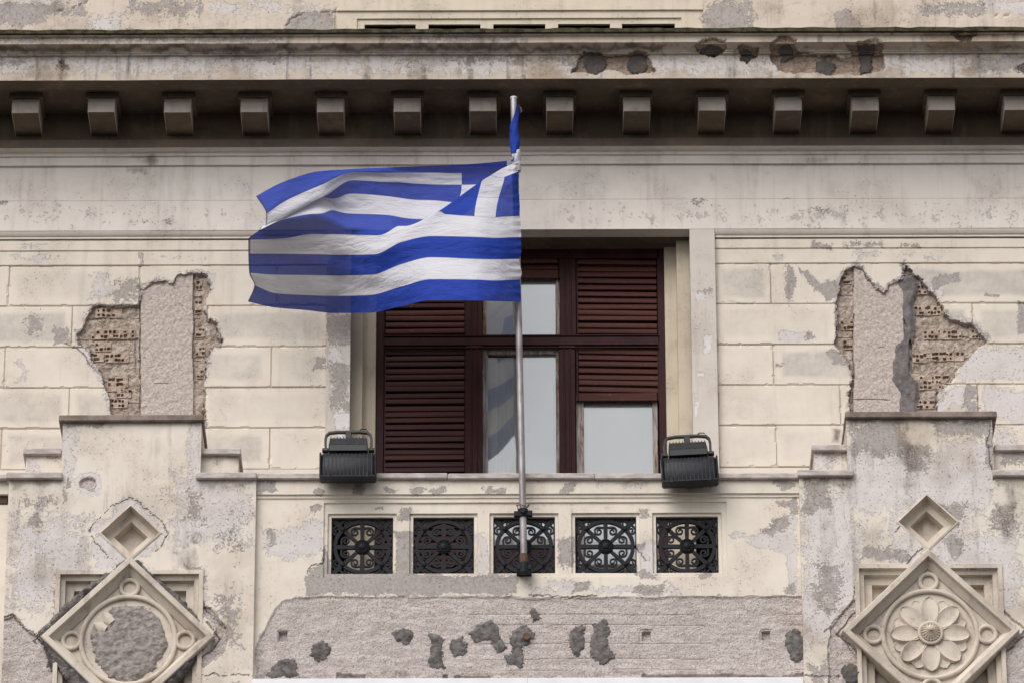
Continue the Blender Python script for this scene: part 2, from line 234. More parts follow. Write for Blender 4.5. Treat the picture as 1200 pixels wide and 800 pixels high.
    rough_amt = s.math('ADD', s.math('MULTIPLY', mb, 1.5), s.math('ADD', s.math('MULTIPLY', mm, 1.2), s.math('MULTIPLY', mg, .35)))
    h = s.math('ADD', h, s.math('MULTIPLY', rough_amt, nR)); h = s.math('ADD', h, s.math('MULTIPLY', pit, -.5))
    s.bump(h, .8, .014)
    MAT[name] = s.fin(col, .88, .2)
plaster('fillet', lin(112,101,92), lin(98,87,78), p0=-.02, g0=0, d0=.3, primer=lin(132,121,113), gr=.4)  # darkened coat, carries the shade below the brackets in its colour
plaster('cream', lin(219,209,196), lin(211,200,187), p0=-.08, g0=-.02, speck=.6, gr=.08)
plaster('pilaster', lin(204,195,186), lin(196,186,178), p0=-.04, primer=lin(226,221,219))
plaster('frieze', lin(223,214,206), lin(214,204,197), p0=-.09, g0=-.03, d0=.15, gr=.14, speck=.7)
plaster('pier', lin(216,206,195), lin(207,196,184), p0=-.02, g0=-.05, d0=.2, gr=.28)
plaster('pier_worn', lin(215,206,194), lin(204,193,181), p0=.02, g0=.02, d0=.25, gr=.4)
plaster('upper', lin(206,193,180), lin(195,181,168), p0=.06, g0=.04, d0=.35, gr=.5)
plaster('upper_trim', lin(208,196,178), lin(200,188,170), p0=-.05, d0=.15)
plaster('cornice', lin(200,187,173), lin(186,171,159), bare=(lin(184,164,148), lin(128,108,94)), p0=.05, g0=.05, d0=.5, gr=.8)
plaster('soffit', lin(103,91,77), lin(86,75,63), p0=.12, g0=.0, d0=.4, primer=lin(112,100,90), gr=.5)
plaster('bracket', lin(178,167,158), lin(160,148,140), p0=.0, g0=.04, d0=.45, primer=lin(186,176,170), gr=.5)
plaster('ornament', lin(206,195,181), lin(192,180,168), p0=.0, g0=-.02, d0=.35, gr=.4)
plaster('reveal', lin(204,192,172), lin(194,181,161), p0=.02, d0=.2)
def simple(name, c1, c2, sc=12, rough=.6, spec=.4, stretch=None, bump=.2, metal=0, lo=.35, hi=.65, dist=.004, flake=None, fl=(.62,.66), fsc=40, rnd=False):
    s = NT(name); n1 = s.noise(sc, 6, .65, stretch=stretch); n2 = s.noise(sc*6, 4, .6, stretch=stretch, off=4)
    col = s.mix(s.ramp(n1, lo, hi), c1, c2)
    if flake: col = s.mix(s.ramp(s.noise(fsc, 5, .7, stretch=stretch, off=9), *fl), col, flake)
    if rnd: oi = s.n('ShaderNodeObjectInfo'); col = s.mix(s.math('MULTIPLY', oi.outputs['Random'], .45), col, s.mix(.5, c2, lin(104,66,58)))
    s.bump(s.math('ADD', n1, s.math('MULTIPLY', n2, .5)), bump, dist); s.b.inputs['Metallic'].default_value = metal
    MAT[name] = s.fin(col, s.ramp(n2, .3, .7, rough-.08, rough+.08), spec)
simple('mortar', lin(88,84,83), lin(122,117,115), 22, .92, .15, bump=.9, dist=.012)
simple('mortar_disc', lin(134,126,122), lin(166,157,152), 26, .95, .12, bump=1, dist=.014)
simple('brickwork', lin(190,176,166), lin(146,129,116), 30, .95, .1, bump=1, dist=.010, flake=lin(205,196,190), fl=(.64,.68), fsc=11)
simple('brick', lin(186,168,154), lin(152,132,117), 16, .95, .1, bump=.8, dist=.01)
simple('concrete_post', lin(202,190,182), lin(172,158,149), 42, .95, .1, bump=1, dist=.008, flake=lin(120,104,94), fl=(.62,.68), fsc=34)
simple('seam', lin(96,91,91), lin(124,117,116), 22, .9, .15, bump=.6, dist=.01)
simple('coping', lin(192,182,178), lin(160,148,143), 9, .7, .3, stretch=(1,1,3), bump=.3)
simple('coping_dark', lin(140,126,118), lin(108,96,88), 9, .8, .3, bump=.4)
simple('maroon', lin(58,26,27), lin(46,21,23), 7, .5, .14, stretch=(1,1,.5), bump=.15, flake=lin(168,140,128), fl=(.72,.75), fsc=55)
simple('maroon_slat', lin(76,39,34), lin(62,32,28), 5, .5, .14, stretch=(.4,1,6), bump=.15, flake=lin(180,156,140), fl=(.66,.69), fsc=42, rnd=True)
simple('maroon_slat_dark', lin(58,33,34), lin(50,28,29), 5, .5, .14, stretch=(.4,1,6), bump=.12, flake=lin(120,98,92), fl=(.74,.77), fsc=42, rnd=True)
simple('old_wood', lin(176,170,168), lin(128,112,100), 10, .8, .2, stretch=(5,5,.5), bump=.5, flake=lin(122,82,48), fl=(.56,.6), fsc=9)
simple('old_wood_brown', lin(128,90,56), lin(96,66,42), 10, .8, .2, stretch=(5,5,.5), bump=.5, flake=lin(196,190,186), fl=(.58,.62), fsc=9)
simple('grey_sash', lin(150,148,148), lin(118,114,112), 10, .6, .3, stretch=(3,3,.6), bump=.2)
simple('iron', lin(33,34,41), lin(23,24,29), 30, .55, .18, bump=.25)
simple('lamp_black', lin(38,39,46), lin(27,28,33), 22, .45, .22, bump=.12)
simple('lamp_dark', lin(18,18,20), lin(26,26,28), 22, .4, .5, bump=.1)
simple('pole_metal', lin(166,160,162), lin(128,121,122), 5, .38, .5, stretch=(3,3,.8), bump=.15, metal=.35, flake=lin(104,74,56), fl=(.70,.74), fsc=26)
simple('white_board', lin(226,224,228), lin(214,212,216), 4, .45, .4, bump=.05)
simple('shade_black', lin(20,18,18), lin(28,25,24), 4, .2, .5, bump=.02)  # near-black colour painted as the shade behind openings
simple('moss', lin(52,50,38), lin(84,78,62), 16, .95, .1, bump=.8, dist=.012)
simple('asphalt', lin(62,61,60), lin(74,72,70), 3, .9, .2, bump=.4)
simple('pavement', lin(138,132,126), lin(120,114,108), 2, .9, .2, bump=.3)
simple('brown_steel', lin(66,44,40), lin(50,34,32), 8, .6, .3, bump=.2)
simple('rust', lin(110,84,70), lin(80,60,50), 20, .8, .2, bump=.4)
simple('blind', lin(251,249,247), lin(247,245,243), 2, .7, .2, bump=.05)
simple('curtain', lin(232,230,224), lin(216,214,208), 3, .8, .1, stretch=(6,6,.6), bump=.2)
def glass_mat():
    s = NT('glass'); t = s.t; t.nodes.remove(s.b)
    tr = s.n('ShaderNodeBsdfTransparent'); tr.inputs[0].default_value = (.985,.995,.995,1); gl = s.n('ShaderNodeBsdfGlossy'); gl.inputs['Roughness'].default_value = .03
    fr = s.n('ShaderNodeFresnel'); fr.inputs[0].default_value = 1.55; bp = s.n('ShaderNodeBump'); bp.inputs['Strength'].default_value = .12; bp.inputs['Distance'].default_value = .01
    t.links.new(s.noise(3, 2, .5), bp.inputs['Height']); t.links.new(bp.outputs[0], gl.inputs['Normal'])
    f2 = s.math('ADD', s.math('MULTIPLY', fr.outputs[0], 4.5), .0, clamp=True)
    mx = s.n('ShaderNodeMixShader'); t.links.new(f2, mx.inputs[0]); t.links.new(tr.outputs[0], mx.inputs[1]); t.links.new(gl.outputs[0], mx.inputs[2]); t.links.new(mx.outputs[0], s.out.inputs[0])
    MAT['glass'] = s.m
glass_mat()
BLUE, WHITE = (.026, .060, .37, 1), (.66, .65, .70, 1)
def cloth(name, color_fn):
    s = NT(name); t = s.t; t.nodes.remove(s.b); col = color_fn(s)
    weave = s.noise(260, 2, .5); wr = s.noise(5, 5, .6, stretch=(1, 1, 2.4), dist=.6); cr = s.math('ABSOLUTE', s.math('SUBTRACT', s.noise(3.5, 4, .6, stretch=(.8, 1, 3.2), off=8, dist=.4), .5)); h = s.math('ADD', s.math('ADD', s.math('MULTIPLY', weave, .06), wr), s.math('MULTIPLY', s.ramp(cr, 0, .08), .22))
    bp = s.n('ShaderNodeBump'); bp.inputs['Strength'].default_value = .5; bp.inputs['Distance'].default_value = .022; t.links.new(h, bp.inputs['Height'])
    d = s.n('ShaderNodeBsdfPrincipled'); s.set(d.inputs['Base Color'], col); d.inputs['Roughness'].default_value = .7; d.inputs['Specular IOR Level'].default_value = .08
    t.links.new(bp.outputs[0], d.inputs['Normal'])
    tl = s.n('ShaderNodeBsdfTranslucent'); s.set(tl.inputs['Color'], col); t.links.new(bp.outputs[0], tl.inputs['Normal'])
    m1 = s.n('ShaderNodeMixShader'); m1.inputs[0].default_value = .18; t.links.new(d.outputs[0], m1.inputs[1]); t.links.new(tl.outputs[0], m1.inputs[2])
    tr = s.n('ShaderNodeBsdfTransparent'); m2 = s.n('ShaderNodeMixShader'); m2.inputs[0].default_value = .065
    t.links.new(m1.outputs[0], m2.inputs[1]); t.links.new(tr.outputs[0], m2.inputs[2]); t.links.new(m2.outputs[0], s.out.inputs[0])
    MAT[name] = s.m
def flag_color(s):
    uv = s.n('ShaderNodeUVMap'); uv.uv_map = 'UVMap'; sp = s.n('ShaderNodeSeparateXYZ'); s.t.links.new(uv.outputs[0], sp.inputs[0])
    u, v = sp.outputs[0], sp.outputs[1]                     # in stripe widths: u 0..13.5 from the hoist, v 0..9 from the top
    stripe = s.math('GREATER_THAN', s.math('MODULO', v, 2.0), 1.0)
    cu = s.math('LESS_THAN', s.math('ABSOLUTE', s.math('SUBTRACT', u, 2.5)), .5); cv = s.math('LESS_THAN', s.math('ABSOLUTE', s.math('SUBTRACT', v, 2.5)), .5)
    cross = s.math('MAXIMUM', cu, cv); can = s.math('MULTIPLY', s.math('LESS_THAN', u, 5.0), s.math('LESS_THAN', v, 5.0))
    w = s.math('ADD', s.math('MULTIPLY', can, cross), s.math('MULTIPLY', s.math('SUBTRACT', 1.0, can), stripe))
    c = s.mix(w, BLUE, WHITE)
    seam = s.math('LESS_THAN', s.math('ABSOLUTE', s.math('SUBTRACT', s.math('MODULO', s.math('ADD', v, .5), 1.0), .5)), .018)
    c = s.mix(s.math('MULTIPLY', seam, .35), c, (.03, .03, .09, 1))
    edge = s.math('GREATER_THAN', u, 13.43); return s.mix(s.math('MULTIPLY', edge, .8), c, (.03, .03, .08, 1))
cloth('flag_cloth', flag_color); cloth('flag_blue', lambda s: s.mix(0, BLUE, BLUE)); cloth('flag_white', lambda s: s.mix(0, WHITE, WHITE))
# ------------------------------------------------------------------ objects
ORG = {}
def tag(o, label, cat, group=None, kind=None):
    o['label'] = label; o['category'] = cat
    if group: o['group'] = group
    if kind: o['kind'] = kind
def thing(name, label, cat, loc, group=None):
    o = bpy.data.objects.new(name, None); COL.objects.link(o); o.location = loc; o.empty_display_size = .2
    tag(o, label, cat, group); ORG[o.name] = np.array(loc, float); return o
def link(name, me, mat, parent=None, label=None, kind=None):
    o = bpy.data.objects.new(name, me); COL.objects.link(o)
    if mat and len(me.materials) == 0: me.materials.append(MAT[mat])
    if parent is not None: o.parent = parent; ORG[o.name] = ORG[parent.name]
    if label: o['label'] = label
    if kind: o['kind'] = kind
    return o
def copyobj(o, d=(0,0,0), parent=None):
    c = o.copy(); COL.objects.link(c); c.location = o.location + Vector(d)
    if parent is not None: c.parent = parent
    ORG[c.name] = ORG.get((parent or o).name, np.zeros(3)); return c
def npmesh(name, V, Q, org, smooth=False):
    V = np.asarray(V, float) - org; Q = np.asarray(Q, np.int32); me = bpy.data.meshes.new(name); n = Q.shape[1]
    me.vertices.add(len(V)); me.vertices.foreach_set('co', V.astype(np.float32).ravel())
    me.loops.add(Q.size); me.loops.foreach_set('vertex_index', Q.ravel())
    me.polygons.add(len(Q)); me.polygons.foreach_set('loop_start', np.arange(0, Q.size, n, dtype=np.int32))
    me.polygons.foreach_set('use_smooth', np.full(len(Q), smooth)); me.update(calc_edges=True); return me
def setwear(me, w):
    a = me.attributes.new('wear', 'FLOAT_COLOR', 'POINT'); b = me.attributes.new('wear2', 'FLOAT_COLOR', 'POINT'); n = len(w)
    a.data.foreach_set('color', np.column_stack([w[:, 0], w[:, 1], w[:, 2], np.ones(n)]).astype(np.float32).ravel())
    b.data.foreach_set('color', np.column_stack([w[:, 3], w[:, 5] if w.shape[1] > 5 else np.zeros(n), w[:, 4], np.ones(n)]).astype(np.float32).ravel())
def axis(a, b, res, extra=(), eps=.007):
    ln = np.linspace(a, b, max(2, int(round((b-a)/res))+1)); ex = [a+eps, b-eps]+[x for x in extra if a < x < b]
    keep = [l for l in ln if l in (a, b) or min(abs(l-e) for e in ex) > eps*.6]
    return np.unique(np.round(np.array(sorted(list(keep)+ex)), 6))
def hf(name, xs, zs, p, dp=None, holes=(), back=None, mat='cream', parent=None, key=None, extra=None, mask=None, org=None, smooth=False):
    """relief sheet facing the street: verts (x, -(p+dp), z); cells inside holes are left out; rims run back to plane 'back'"""
    X, Z = np.meshgrid(xs, zs, indexing='ij'); V = np.column_stack([X.ravel(), np.full(X.size, -p), Z.ravel()])
    U, Vv = proj(V); d = np.zeros(X.size) if dp is None else dp(V[:, 0], V[:, 2], U, Vv)
    ck = crackmap(key, V[:, 0], V[:, 2], U, Vv) if key in CRACKS else None
    if ck is not None: d = d-np.where(ck, .009, 0)
    V[:, 1] -= d; nx, nz = len(xs), len(zs)
    i, j = np.meshgrid(np.arange(nx-1), np.arange(nz-1), indexing='ij'); i = i.ravel(); j = j.ravel()
    cx = (xs[i]+xs[i+1])/2; cz = (zs[j]+zs[j+1])/2; ok = np.ones(len(i), bool)
    for (a, b, c, e) in holes: ok &= ~((cx > a) & (cx < c) & (cz > b) & (cz < e))
    if mask is not None:
        cu, cv = proj(np.column_stack([cx, np.full(len(cx), -p), cz])); ok &= mask(cx, cz, cu, cv)
    i, j = i[ok], j[ok]; f = np.column_stack([i*nz+j, (i+1)*nz+j, (i+1)*nz+j+1, i*nz+j+1])
    w = wearfields(key, V) if key else np.zeros((len(V), 5))
    if ck is not None: w[ck, 4] = .72
    if extra is not None: w = extra(w, V, U, Vv)
    if back is not None:
        ed = {}
        e = np.concatenate([f[:, [0, 1]], f[:, [1, 2]], f[:, [2, 3]], f[:, [3, 0]]]); k = np.sort(e, 1); kk = k[:, 0].astype(np.int64)*len(V)+k[:, 1]
        un, inv, cnt = np.unique(kk, return_inverse=True, return_counts=True); bd = e[cnt[inv] == 1]
        vs = np.unique(bd); mp = np.zeros(len(V), int)-1; mp[vs] = np.arange(len(vs))+len(V)
        B = V[vs].copy(); B[:, 1] = -back; f2 = np.column_stack([bd[:, 1], bd[:, 0], mp[bd[:, 0]], mp[bd[:, 1]]])
        V = np.concatenate([V, B]); f = np.concatenate([f, f2]); w = np.concatenate([w, w[vs]])
    used = np.unique(f); rm = np.zeros(len(V), int); rm[used] = np.arange(len(used)); V = V[used]; w = w[used]; f = rm[f]
    o_ = org if org is not None else (ORG[parent.name] if parent is not None else np.zeros(3))
    me = npmesh(name, V, f, o_, smooth)
    if key or extra is not None: setwear(me, w)
    return link(name, me, mat, parent)
class MB:
    def __init__(s): s.v = []; s.f = []
    def add(s, vs, fs):
        n = len(s.v); s.v += [tuple(map(float, q)) for q in vs]; s.f += [tuple(i+n for i in f) for f in fs]; return s
    def box(s, x0, x1, y0, y1, z0, z1):
        return s.add([(x0,y0,z0),(x1,y0,z0),(x1,y1,z0),(x0,y1,z0),(x0,y0,z1),(x1,y0,z1),(x1,y1,z1),(x0,y1,z1)], [(0,3,2,1),(4,5,6,7),(0,1,5,4),(1,2,6,5),(2,3,7,6),(3,0,4,7)])
    def loft(s, rings, cap0=True, cap1=True, closed=True):
        n = len(rings[0]); vs = [q for r in rings for q in r]; fs = []
        for a in range(len(rings)-1):
            for b in range(n if closed else n-1): fs.append((a*n+b, a*n+(b+1) % n, (a+1)*n+(b+1) % n, (a+1)*n+b))
        if cap0: fs.append(tuple(range(n-1, -1, -1)))
        if cap1: fs.append(tuple((len(rings)-1)*n+i for i in range(n)))
        return s.add(vs, fs)
    def tube(s, pts, r, n=8, r2=None, flat=None):
        pts = [Vector(q) for q in pts]; rings = []
        for i, q in enumerate(pts):
            t = (pts[min(i+1, len(pts)-1)]-pts[max(i-1, 0)]).normalized(); a = t.orthogonal().normalized() if flat is None else Vector(flat); b = t.cross(a).normalized(); a = b.cross(t).normalized()
            rr = r if r2 is None else r+(r2-r)*i/(len(pts)-1)
            rings.append([q+a*rr*math.cos(2*math.pi*k/n)+b*rr*math.sin(2*math.pi*k/n) for k in range(n)])
        return s.loft(rings)
    def ribbon(s, pts, w, y0, y1):
        """a flat bar following 2D points (x,z), thickness between y0 and y1"""
        pts = [Vector((a, b)) for a, b in pts]; rings = []
        for i, q in enumerate(pts):
            t = (pts[min(i+1, len(pts)-1)]-pts[max(i-1, 0)]).normalized(); nr = Vector((-t.y, t.x)); ww = w(i/(len(pts)-1)) if callable(w) else w
            a = q+nr*ww/2; b = q-nr*ww/2; rings.append([(a.x, y0, a.y), (b.x, y0, b.y), (b.x, y1, b.y), (a.x, y1, a.y)])
        return s.loft(rings)
    def torus(s, cx, y, cz, R_, r, n=48, m_=8, sq=1.0):
        rings = []
        for k in range(n+1):
            a = 2*math.pi*k/n; rings.append([(cx+(R_+r*math.cos(2*math.pi*j/m_))*math.cos(a), y+r*sq*math.sin(2*math.pi*j/m_), cz+(R_+r*math.cos(2*math.pi*j/m_))*math.sin(a)) for j in range(m_)])
        return s.loft(rings, False, False)
    def build(s, name, mat, parent=None, bevel=0, smooth=False, label=None, kind=None, key=None, org=None, seg=1):
        o_ = org if org is not None else (ORG[parent.name] if parent is not None else np.zeros(3))
        me = bpy.data.meshes.new(name); me.from_pydata([tuple(np.array(q)-o_) for q in s.v], [], s.f)
        bm = bmesh.new(); bm.from_mesh(me); bmesh.ops.remove_doubles(bm, verts=bm.verts, dist=1e-5)
        bmesh.ops.recalc_face_normals(bm, faces=bm.faces)
        if bevel:
            eds = [e for e in bm.edges if e.is_manifold and e.calc_face_angle(0) > .5]; bmesh.ops.bevel(bm, geom=eds, offset=bevel, segments=seg, affect='EDGES', clamp_overlap=True)
        bm.to_mesh(me); bm.free()
        if smooth:
            me.polygons.foreach_set('use_smooth', np.ones(len(me.polygons), bool))
            me.set_sharp_from_angle(angle=math.radians(40))
        if key:
            V = np.array([v.co for v in me.vertices])+o_; setwear(me, wearfields(key, V))
        return link(name, me, mat, parent, label, kind)
def bx(u0_, v0_, u1_, v1_, p0_, p1_):
    """box from pixel bounds read on its front plane p1 (p0 = back)"""
    x0, z1 = P(u0_, v0_, p1_); x1, z0 = P(u1_, v1_, p1_); um = (u0_+u1_)/2
    z1 = PZ(v0_, p1_, um); z0 = PZ(v1_, p1_, um); vm = (v0_+v1_)/2
    return MB().box(PX(u0_, vm, p1_), PX(u1_, vm, p1_), -p1_, -p0_, z0, z1)
# ================================================================== setting
def sheet(name, x0, x1, y0, y1, z, mat):
    o = MB().add([(x0,y0,z),(x1,y0,z),(x1,y1,z),(x0,y1,z)], [(0,1,2,3)]).build(name, mat); o['kind'] = 'structure'; return o
sheet('street', -600, 600, -600, 600, 0, 'asphalt')
pv = MB().box(-20, 20, -5, -.95, 0, .13).build('pavement', 'pavement', bevel=.02); pv['kind'] = 'structure'
# ================================================================== the building
B = thing('building', 'weathered cream plaster building front with balcony, bracketed cornice and peeling paint', 'building', (0, 0, 0))
XL, XR = -6.2, 6.2
P_F, P_PAR, P_PIER, P_WIN = .06, .62, .68, -.32
zlow = PZ(838, P_PAR); ztop = PZ(-150, .45)
wx0, wx1 = PX(439, 420, P_WIN), PX(784, 420, P_WIN); wtop = PZ(288, P_WIN); wbot = PZ(704, P_WIN)
core = MB()
core.box(XL, wx0-.36, .07, 3.2, 0, ztop).box(wx1+.36, XR, .07, 3.2, 0, ztop).box(wx0-.36, wx1+.36, .1, 3.2, wtop+.03, ztop).box(wx0-.36, wx1+.36, .07, 3.2, 0, wbot).box(wx0-.36, wx1+.36, 3.0, 3.2, wbot, wtop+.03)
core.build('wall', 'cream', B)
MB().box(XL, XR, -P_PAR+.06, .068, 0, zlow).build('lower_wall', 'pier', B)
MB().box(PX(200, 700, .6), PX(1040, 700, .6), -.50, .068, PZ(735, .5), PZ(718, .5)).build('balcony_floor', 'pavement', B)
# ---------------------------------------------------------------- rusticated blocks
def damage(x, z, U, V):
    n1 = (fbm(x, z, 13, 5, 2, .7)-.5)*13; n2 = (fbm(x, z, 13, 5, 6, .7)-.5)*13
    return np.minimum(sdpoly(U+n1, V+n2, DL), sdpoly(U+n1, V+n2, DR))
def block(u0_, u1_, v0_, v1_, ref):
    vm = (v0_+v1_)/2; x0, x1 = PX(u0_, vm, 0), PX(u1_, vm, 0); z1, z0 = PZ(v0_, 0, ref), PZ(v1_, 0, ref)
    near = any(u1_ > a and u0_ < b and v1_ > 305 for a, b in ((70, 275), (955, 1170)))
    jw = random.uniform(.005, .010); xs = axis(x0, x1, .008 if near else .02, eps=jw); zs = axis(z0, z1, .008 if near else .02, eps=jw)
    rnd = random.uniform(-.003, .003); tilt = random.uniform(-.004, .004)
    def dp(x, z, U, V):
        e = np.minimum(np.minimum(x-x0, x1-x), np.minimum(z-z0, z1-z)); d = np.where(e < .003, -.016, np.where((e < .012) & (fbm(x, z, 16, 3, 12) > .62), -.008, 0))+rnd+tilt*(x-x0)/(x1-x0)
        d += (fbm(x, z, 5, 3, 4)-.5)*.006
        if near:
            s = damage(x, z, U, V); chip = np.clip((3.5-s)/3.5, 0, 1)*(fbm(x, z, 22, 2, 8) > .55)*.012
            d = np.where(s < 0, -.068, d-np.where(s > 0, chip, 0))
        return d
    def extra(w, Vt, U, V):
        e = np.minimum(np.minimum(Vt[:, 0]-x0, x1-Vt[:, 0]), np.minimum(Vt[:, 2]-z0, z1-Vt[:, 2])); n = fbm(Vt[:, 0], Vt[:, 2], 3, 3, 9)
        return np.column_stack([w, np.clip((e-.045+(n-.5)*.05)/.04, 0, 1)*amt])
    amt = random.choice((.1, .3, .7, .9))
    hf('block', xs, zs, 0, dp, back=-.075, mat='cream', parent=B, key='wall', extra=extra)
rowsL = [(311,358,[-110,10.5,164,325,384]),(358,406,[-70,84.5,243,384]),(406,453.5,[-110,5.5,162,318,384]),(453.5,501,[-70,81,240,384]),(501,549.5,[-110,1.5,160,316,384])]
rowsR = [(308.5,355.5,[838,903,1059,1215,1310]),(355.5,403,[838.5,980,1140,1310]),(403,450,[839.5,906.5,1062,1222,1310]),(450,497.5,[841,985,1146,1310]),(497.5,546,[842,910,1066,1228,1310])]
for rows, ref in ((rowsL, 200), (rowsR, 1000)):
    for v0_, v1_, us in rows:
        for a, b in zip(us[:-1], us[1:]): block(a, b, v0_, v1_, ref)
def strip(name, u0_, u1_, v0_, v1_, ref, p=0., groove=True, mat='cream', key='wall'):
    vm = (v0_+v1_)/2; x0, x1 = PX(u0_, vm, p), PX(u1_, vm, p); z1, z0 = PZ(v0_, p, ref), PZ(v1_, p, ref)
    def dp(x, z, U, V):
        e = np.minimum(z-z0, z1-z); return np.where(e < .003, -.014 if groove else 0, 0)+(fbm(x, z, 5, 3, 4)-.5)*.005
    return hf(name, axis(x0, x1, .03), axis(z0, z1, .02), p, dp, back=-.075, mat=mat, parent=B, key=key)
for (a, b, ref, vs) in ((-110, 384, 200, (281, 294, 311)), (838, 1310, 1000, (279, 291, 308.5))):
    strip('band', a, b, vs[0], vs[1], ref, .012); strip('band', a, b, vs[1], vs[2], ref, .006)
    strip('band', a, b, vs[2]+238, vs[2]+275, ref, .0)
    # rounded string moulding under the frieze
    x0, x1 = PX(a, 275, .04), PX(b, 275, .04); zb, zt = PZ(vs[0]-1.5, .02, ref), PZ(vs[0]-10.5, .05, ref)+.01
    prof = [(0, zb-.004), (.026, zb-.004), (.026, zb+.012), (.032, zb+.014)]+[(.034+.024*math.sin(t*math.pi/2*1.0)*1.0, zb+.014+(zt-zb-.014)*t) for t in (.15, .3, .45, .6, .75, .9, 1)]+[(0, zt)]
    MB().loft([[(x, -q[0]+.0, q[1]) for q in prof] for x in (x0, x1)]).build('string_moulding', 'cream', B, smooth=True)
# ---------------------------------------------------------------- fallen plaster: brickwork behind
def exposed(poly, post, slot, holesrows, name):
    a = np.array(poly); u0_, u1_, v0_, v1_ = a[:, 0].min()-5, a[:, 0].max()+5, a[:, 1].min()-5, 499
    p = -.042; xs = np.arange(PX(u0_, 400, p), PX(u1_, 400, p), .0065); zs = np.arange(PZ(v1_, p, post[0]), PZ(v0_, p, post[0]), .0065)
    def dp(x, z, U, V):
        d = (fbm(x, z, 14, 5, 3, .65)-.5)*.036
        inp = (U > post[0]) & (U < post[1]); course = ((z*1000) % 190 < 16)
        d = np.where(inp, d*.42+.012, d*1.25-.008-.010*course*(fbm(x, z, 8, 2, 7) > .52))
        for q in post: d = np.where(np.abs(U-q-(fbm(z, x, 5, 2, 1)-.5)*3) < .55, d-.025*(fbm(x, z, 3, 2, 5) > .4), d)
        d = np.where((np.abs(V-post[2]-(fbm(x, z, 5, 2, 2)-.5)*3) < .5) & inp & (fbm(x, z, 7, 2, 11) > .52), d-.008, d); d = np.where((np.abs(V-post[3]-(fbm(x, z, 5, 2, 3)-.5)*3) < .5) & inp & (fbm(x, z, 7, 2, 12) > .5), d-.01, d)
        for (uc, vc, nx, nz, w_, h_) in holesrows:
            x0, z0 = P(uc, vc, p); d = np.where((x > x0+.005) & (x < x0+w_-.005) & (z < z0-.005) & (z > z0-h_+.005) & (sdpoly(U, V, poly) < -2), -.10, d)
        d = np.where((U > slot[0]) & (U < slot[2]) & (V > slot[1]) & (V < slot[3]), -.16, d); return d
    def mask(x, z, U, V): return sdpoly(U, V, poly) < 4
    o = hf(name, xs, zs, p, dp, mat='brickwork', parent=B, mask=mask)
    # the plain concrete post between the bricks
    def mpost(x, z, U, V):
        n = (fbm(x, z, 12, 3, 3)-.5)*3
        return (U+n*.5 > post[0]+.6) & (U+n*.5 < post[1]-.6) & (sdpoly(U+n, V+n, poly) < 3)
    hf('concrete_post', xs, zs, p, lambda x, z, U, V: dp(x, z, U, V)+.004+(fbm(x, z, 30, 3, 9)-.5)*.008, mat='concrete_post', parent=o, mask=mpost)
    # hollow bricks with their square cores showing
    for (uc, vc, nx, nz, w_, h_) in holesrows:
        x0, z0 = P(uc, vc, p); xs2 = np.arange(0, w_+.003, .0056)+x0; zs2 = np.arange(0, h_+.003, .0056)+z0-h_
        gx = np.sort(np.array([(k+.5)/nx+random.uniform(-.03, .03) for k in range(nx)]))*w_+x0; gz = np.array([(k+.5)/nz for k in range(nz)])*h_+z0-h_
        dead = set(random.sample(range(nx*nz), int(nx*nz*.38)))
        hw = [random.uniform(.006, .0115) for _ in range(nx*nz)]
        def dpb(x, z, U, V, gx=gx, gz=gz, dead=dead, hw=hw):
            d = (fbm(x, z, 14, 5, 3, .65)-.5)*.036+.002; k = 0
            for a_ in gx:
                for b_ in gz:
                    if k not in dead: d = np.where((np.abs(x-a_-(hw[k]-.009)*.8) < hw[k]) & (np.abs(z-b_-(hw[(k*7+3) % len(hw)]-.009)*1.6) < hw[k]*1.1), -.075, d)
                    k += 1
            return d
        hf('brick', xs2, zs2, p, dpb, back=p-.10, mat='brick', parent=o, mask=lambda x, z, U, V: sdpoly(U+(fbm(x, z, 12, 2, 3)-.5)*4, V, poly) < -.5)
    return o
hl = []
for (u, v, nx, nz, w_) in ((112,362,5,2,.22),(107,387,4,2,.14),(127,386,7,2,.22),(105,413,4,2,.12),(124,414,6,2,.19),(126,442,5,3,.17),(130,467,5,2,.14),(230,329,2,2,.05),(229,352,2,3,.05),(229,384,3,2,.08),(230,406,3,2,.07),(231,432,2,2,.05),(112,345+56,4,2,.13),(137,455,4,2,.12)): hl.append((u, v, nx, nz, w_, .042*nz))
lb = exposed(DL, (164.5, 227, 372, 450), (158.2, 396, 161.6, 435), hl, 'exposed_brickwork')
hr = []
for (u, v, nx, nz, w_) in ((1068,359,9,2,.24),(1082,387,5,2,.15),(1101,387,6,2,.18),(1135,386,4,2,.11),(1069,414,4,2,.12),(1091,412,9,2,.27),(1077,440,3,3,.10),(1091,439,5,3,.15),(1074,468,7,2,.18),(988,323,3,2,.06),(985,376,4,2,.10),(1076,334,3,2,.07),(988,398,3,2,.08)): hr.append((u, v, nx, nz, w_, .042*nz))
rb = exposed(DR, (999.5, 1060, 408, 469), (1065, 398, 1068.3, 437), hr, 'exposed_brickwork')
lb['label'] = 'patch of exposed hollow brick above the pier with the mortar-filled medallion'; rb['label'] = 'patch of exposed hollow brick with a grey mortar seam'
xs = np.arange(PX(1040, 400, 0), PX(1082, 400, 0), .006); zs = np.arange(PZ(492, 0, 1060), PZ(318, 0, 1060), .006)
hf('mortar_seam', xs, zs, -.03, lambda x, z, U, V: np.clip(-sdpoly(U, V, SEAM)/4, 0, 1)*.016+(fbm(x, z, 12, 4, 5)-.5)*.022-.05*((U > 1065.4) & (U < 1067.6) & (V > 398) & (V < 437)), back=-.08, mat='seam', parent=rb,
   mask=lambda x, z, U, V: sdpoly(U+(fbm(x, z, 10, 3, 2)-.5)*5, V+(fbm(x, z, 10, 3, 4)-.5)*5, SEAM) < 0)
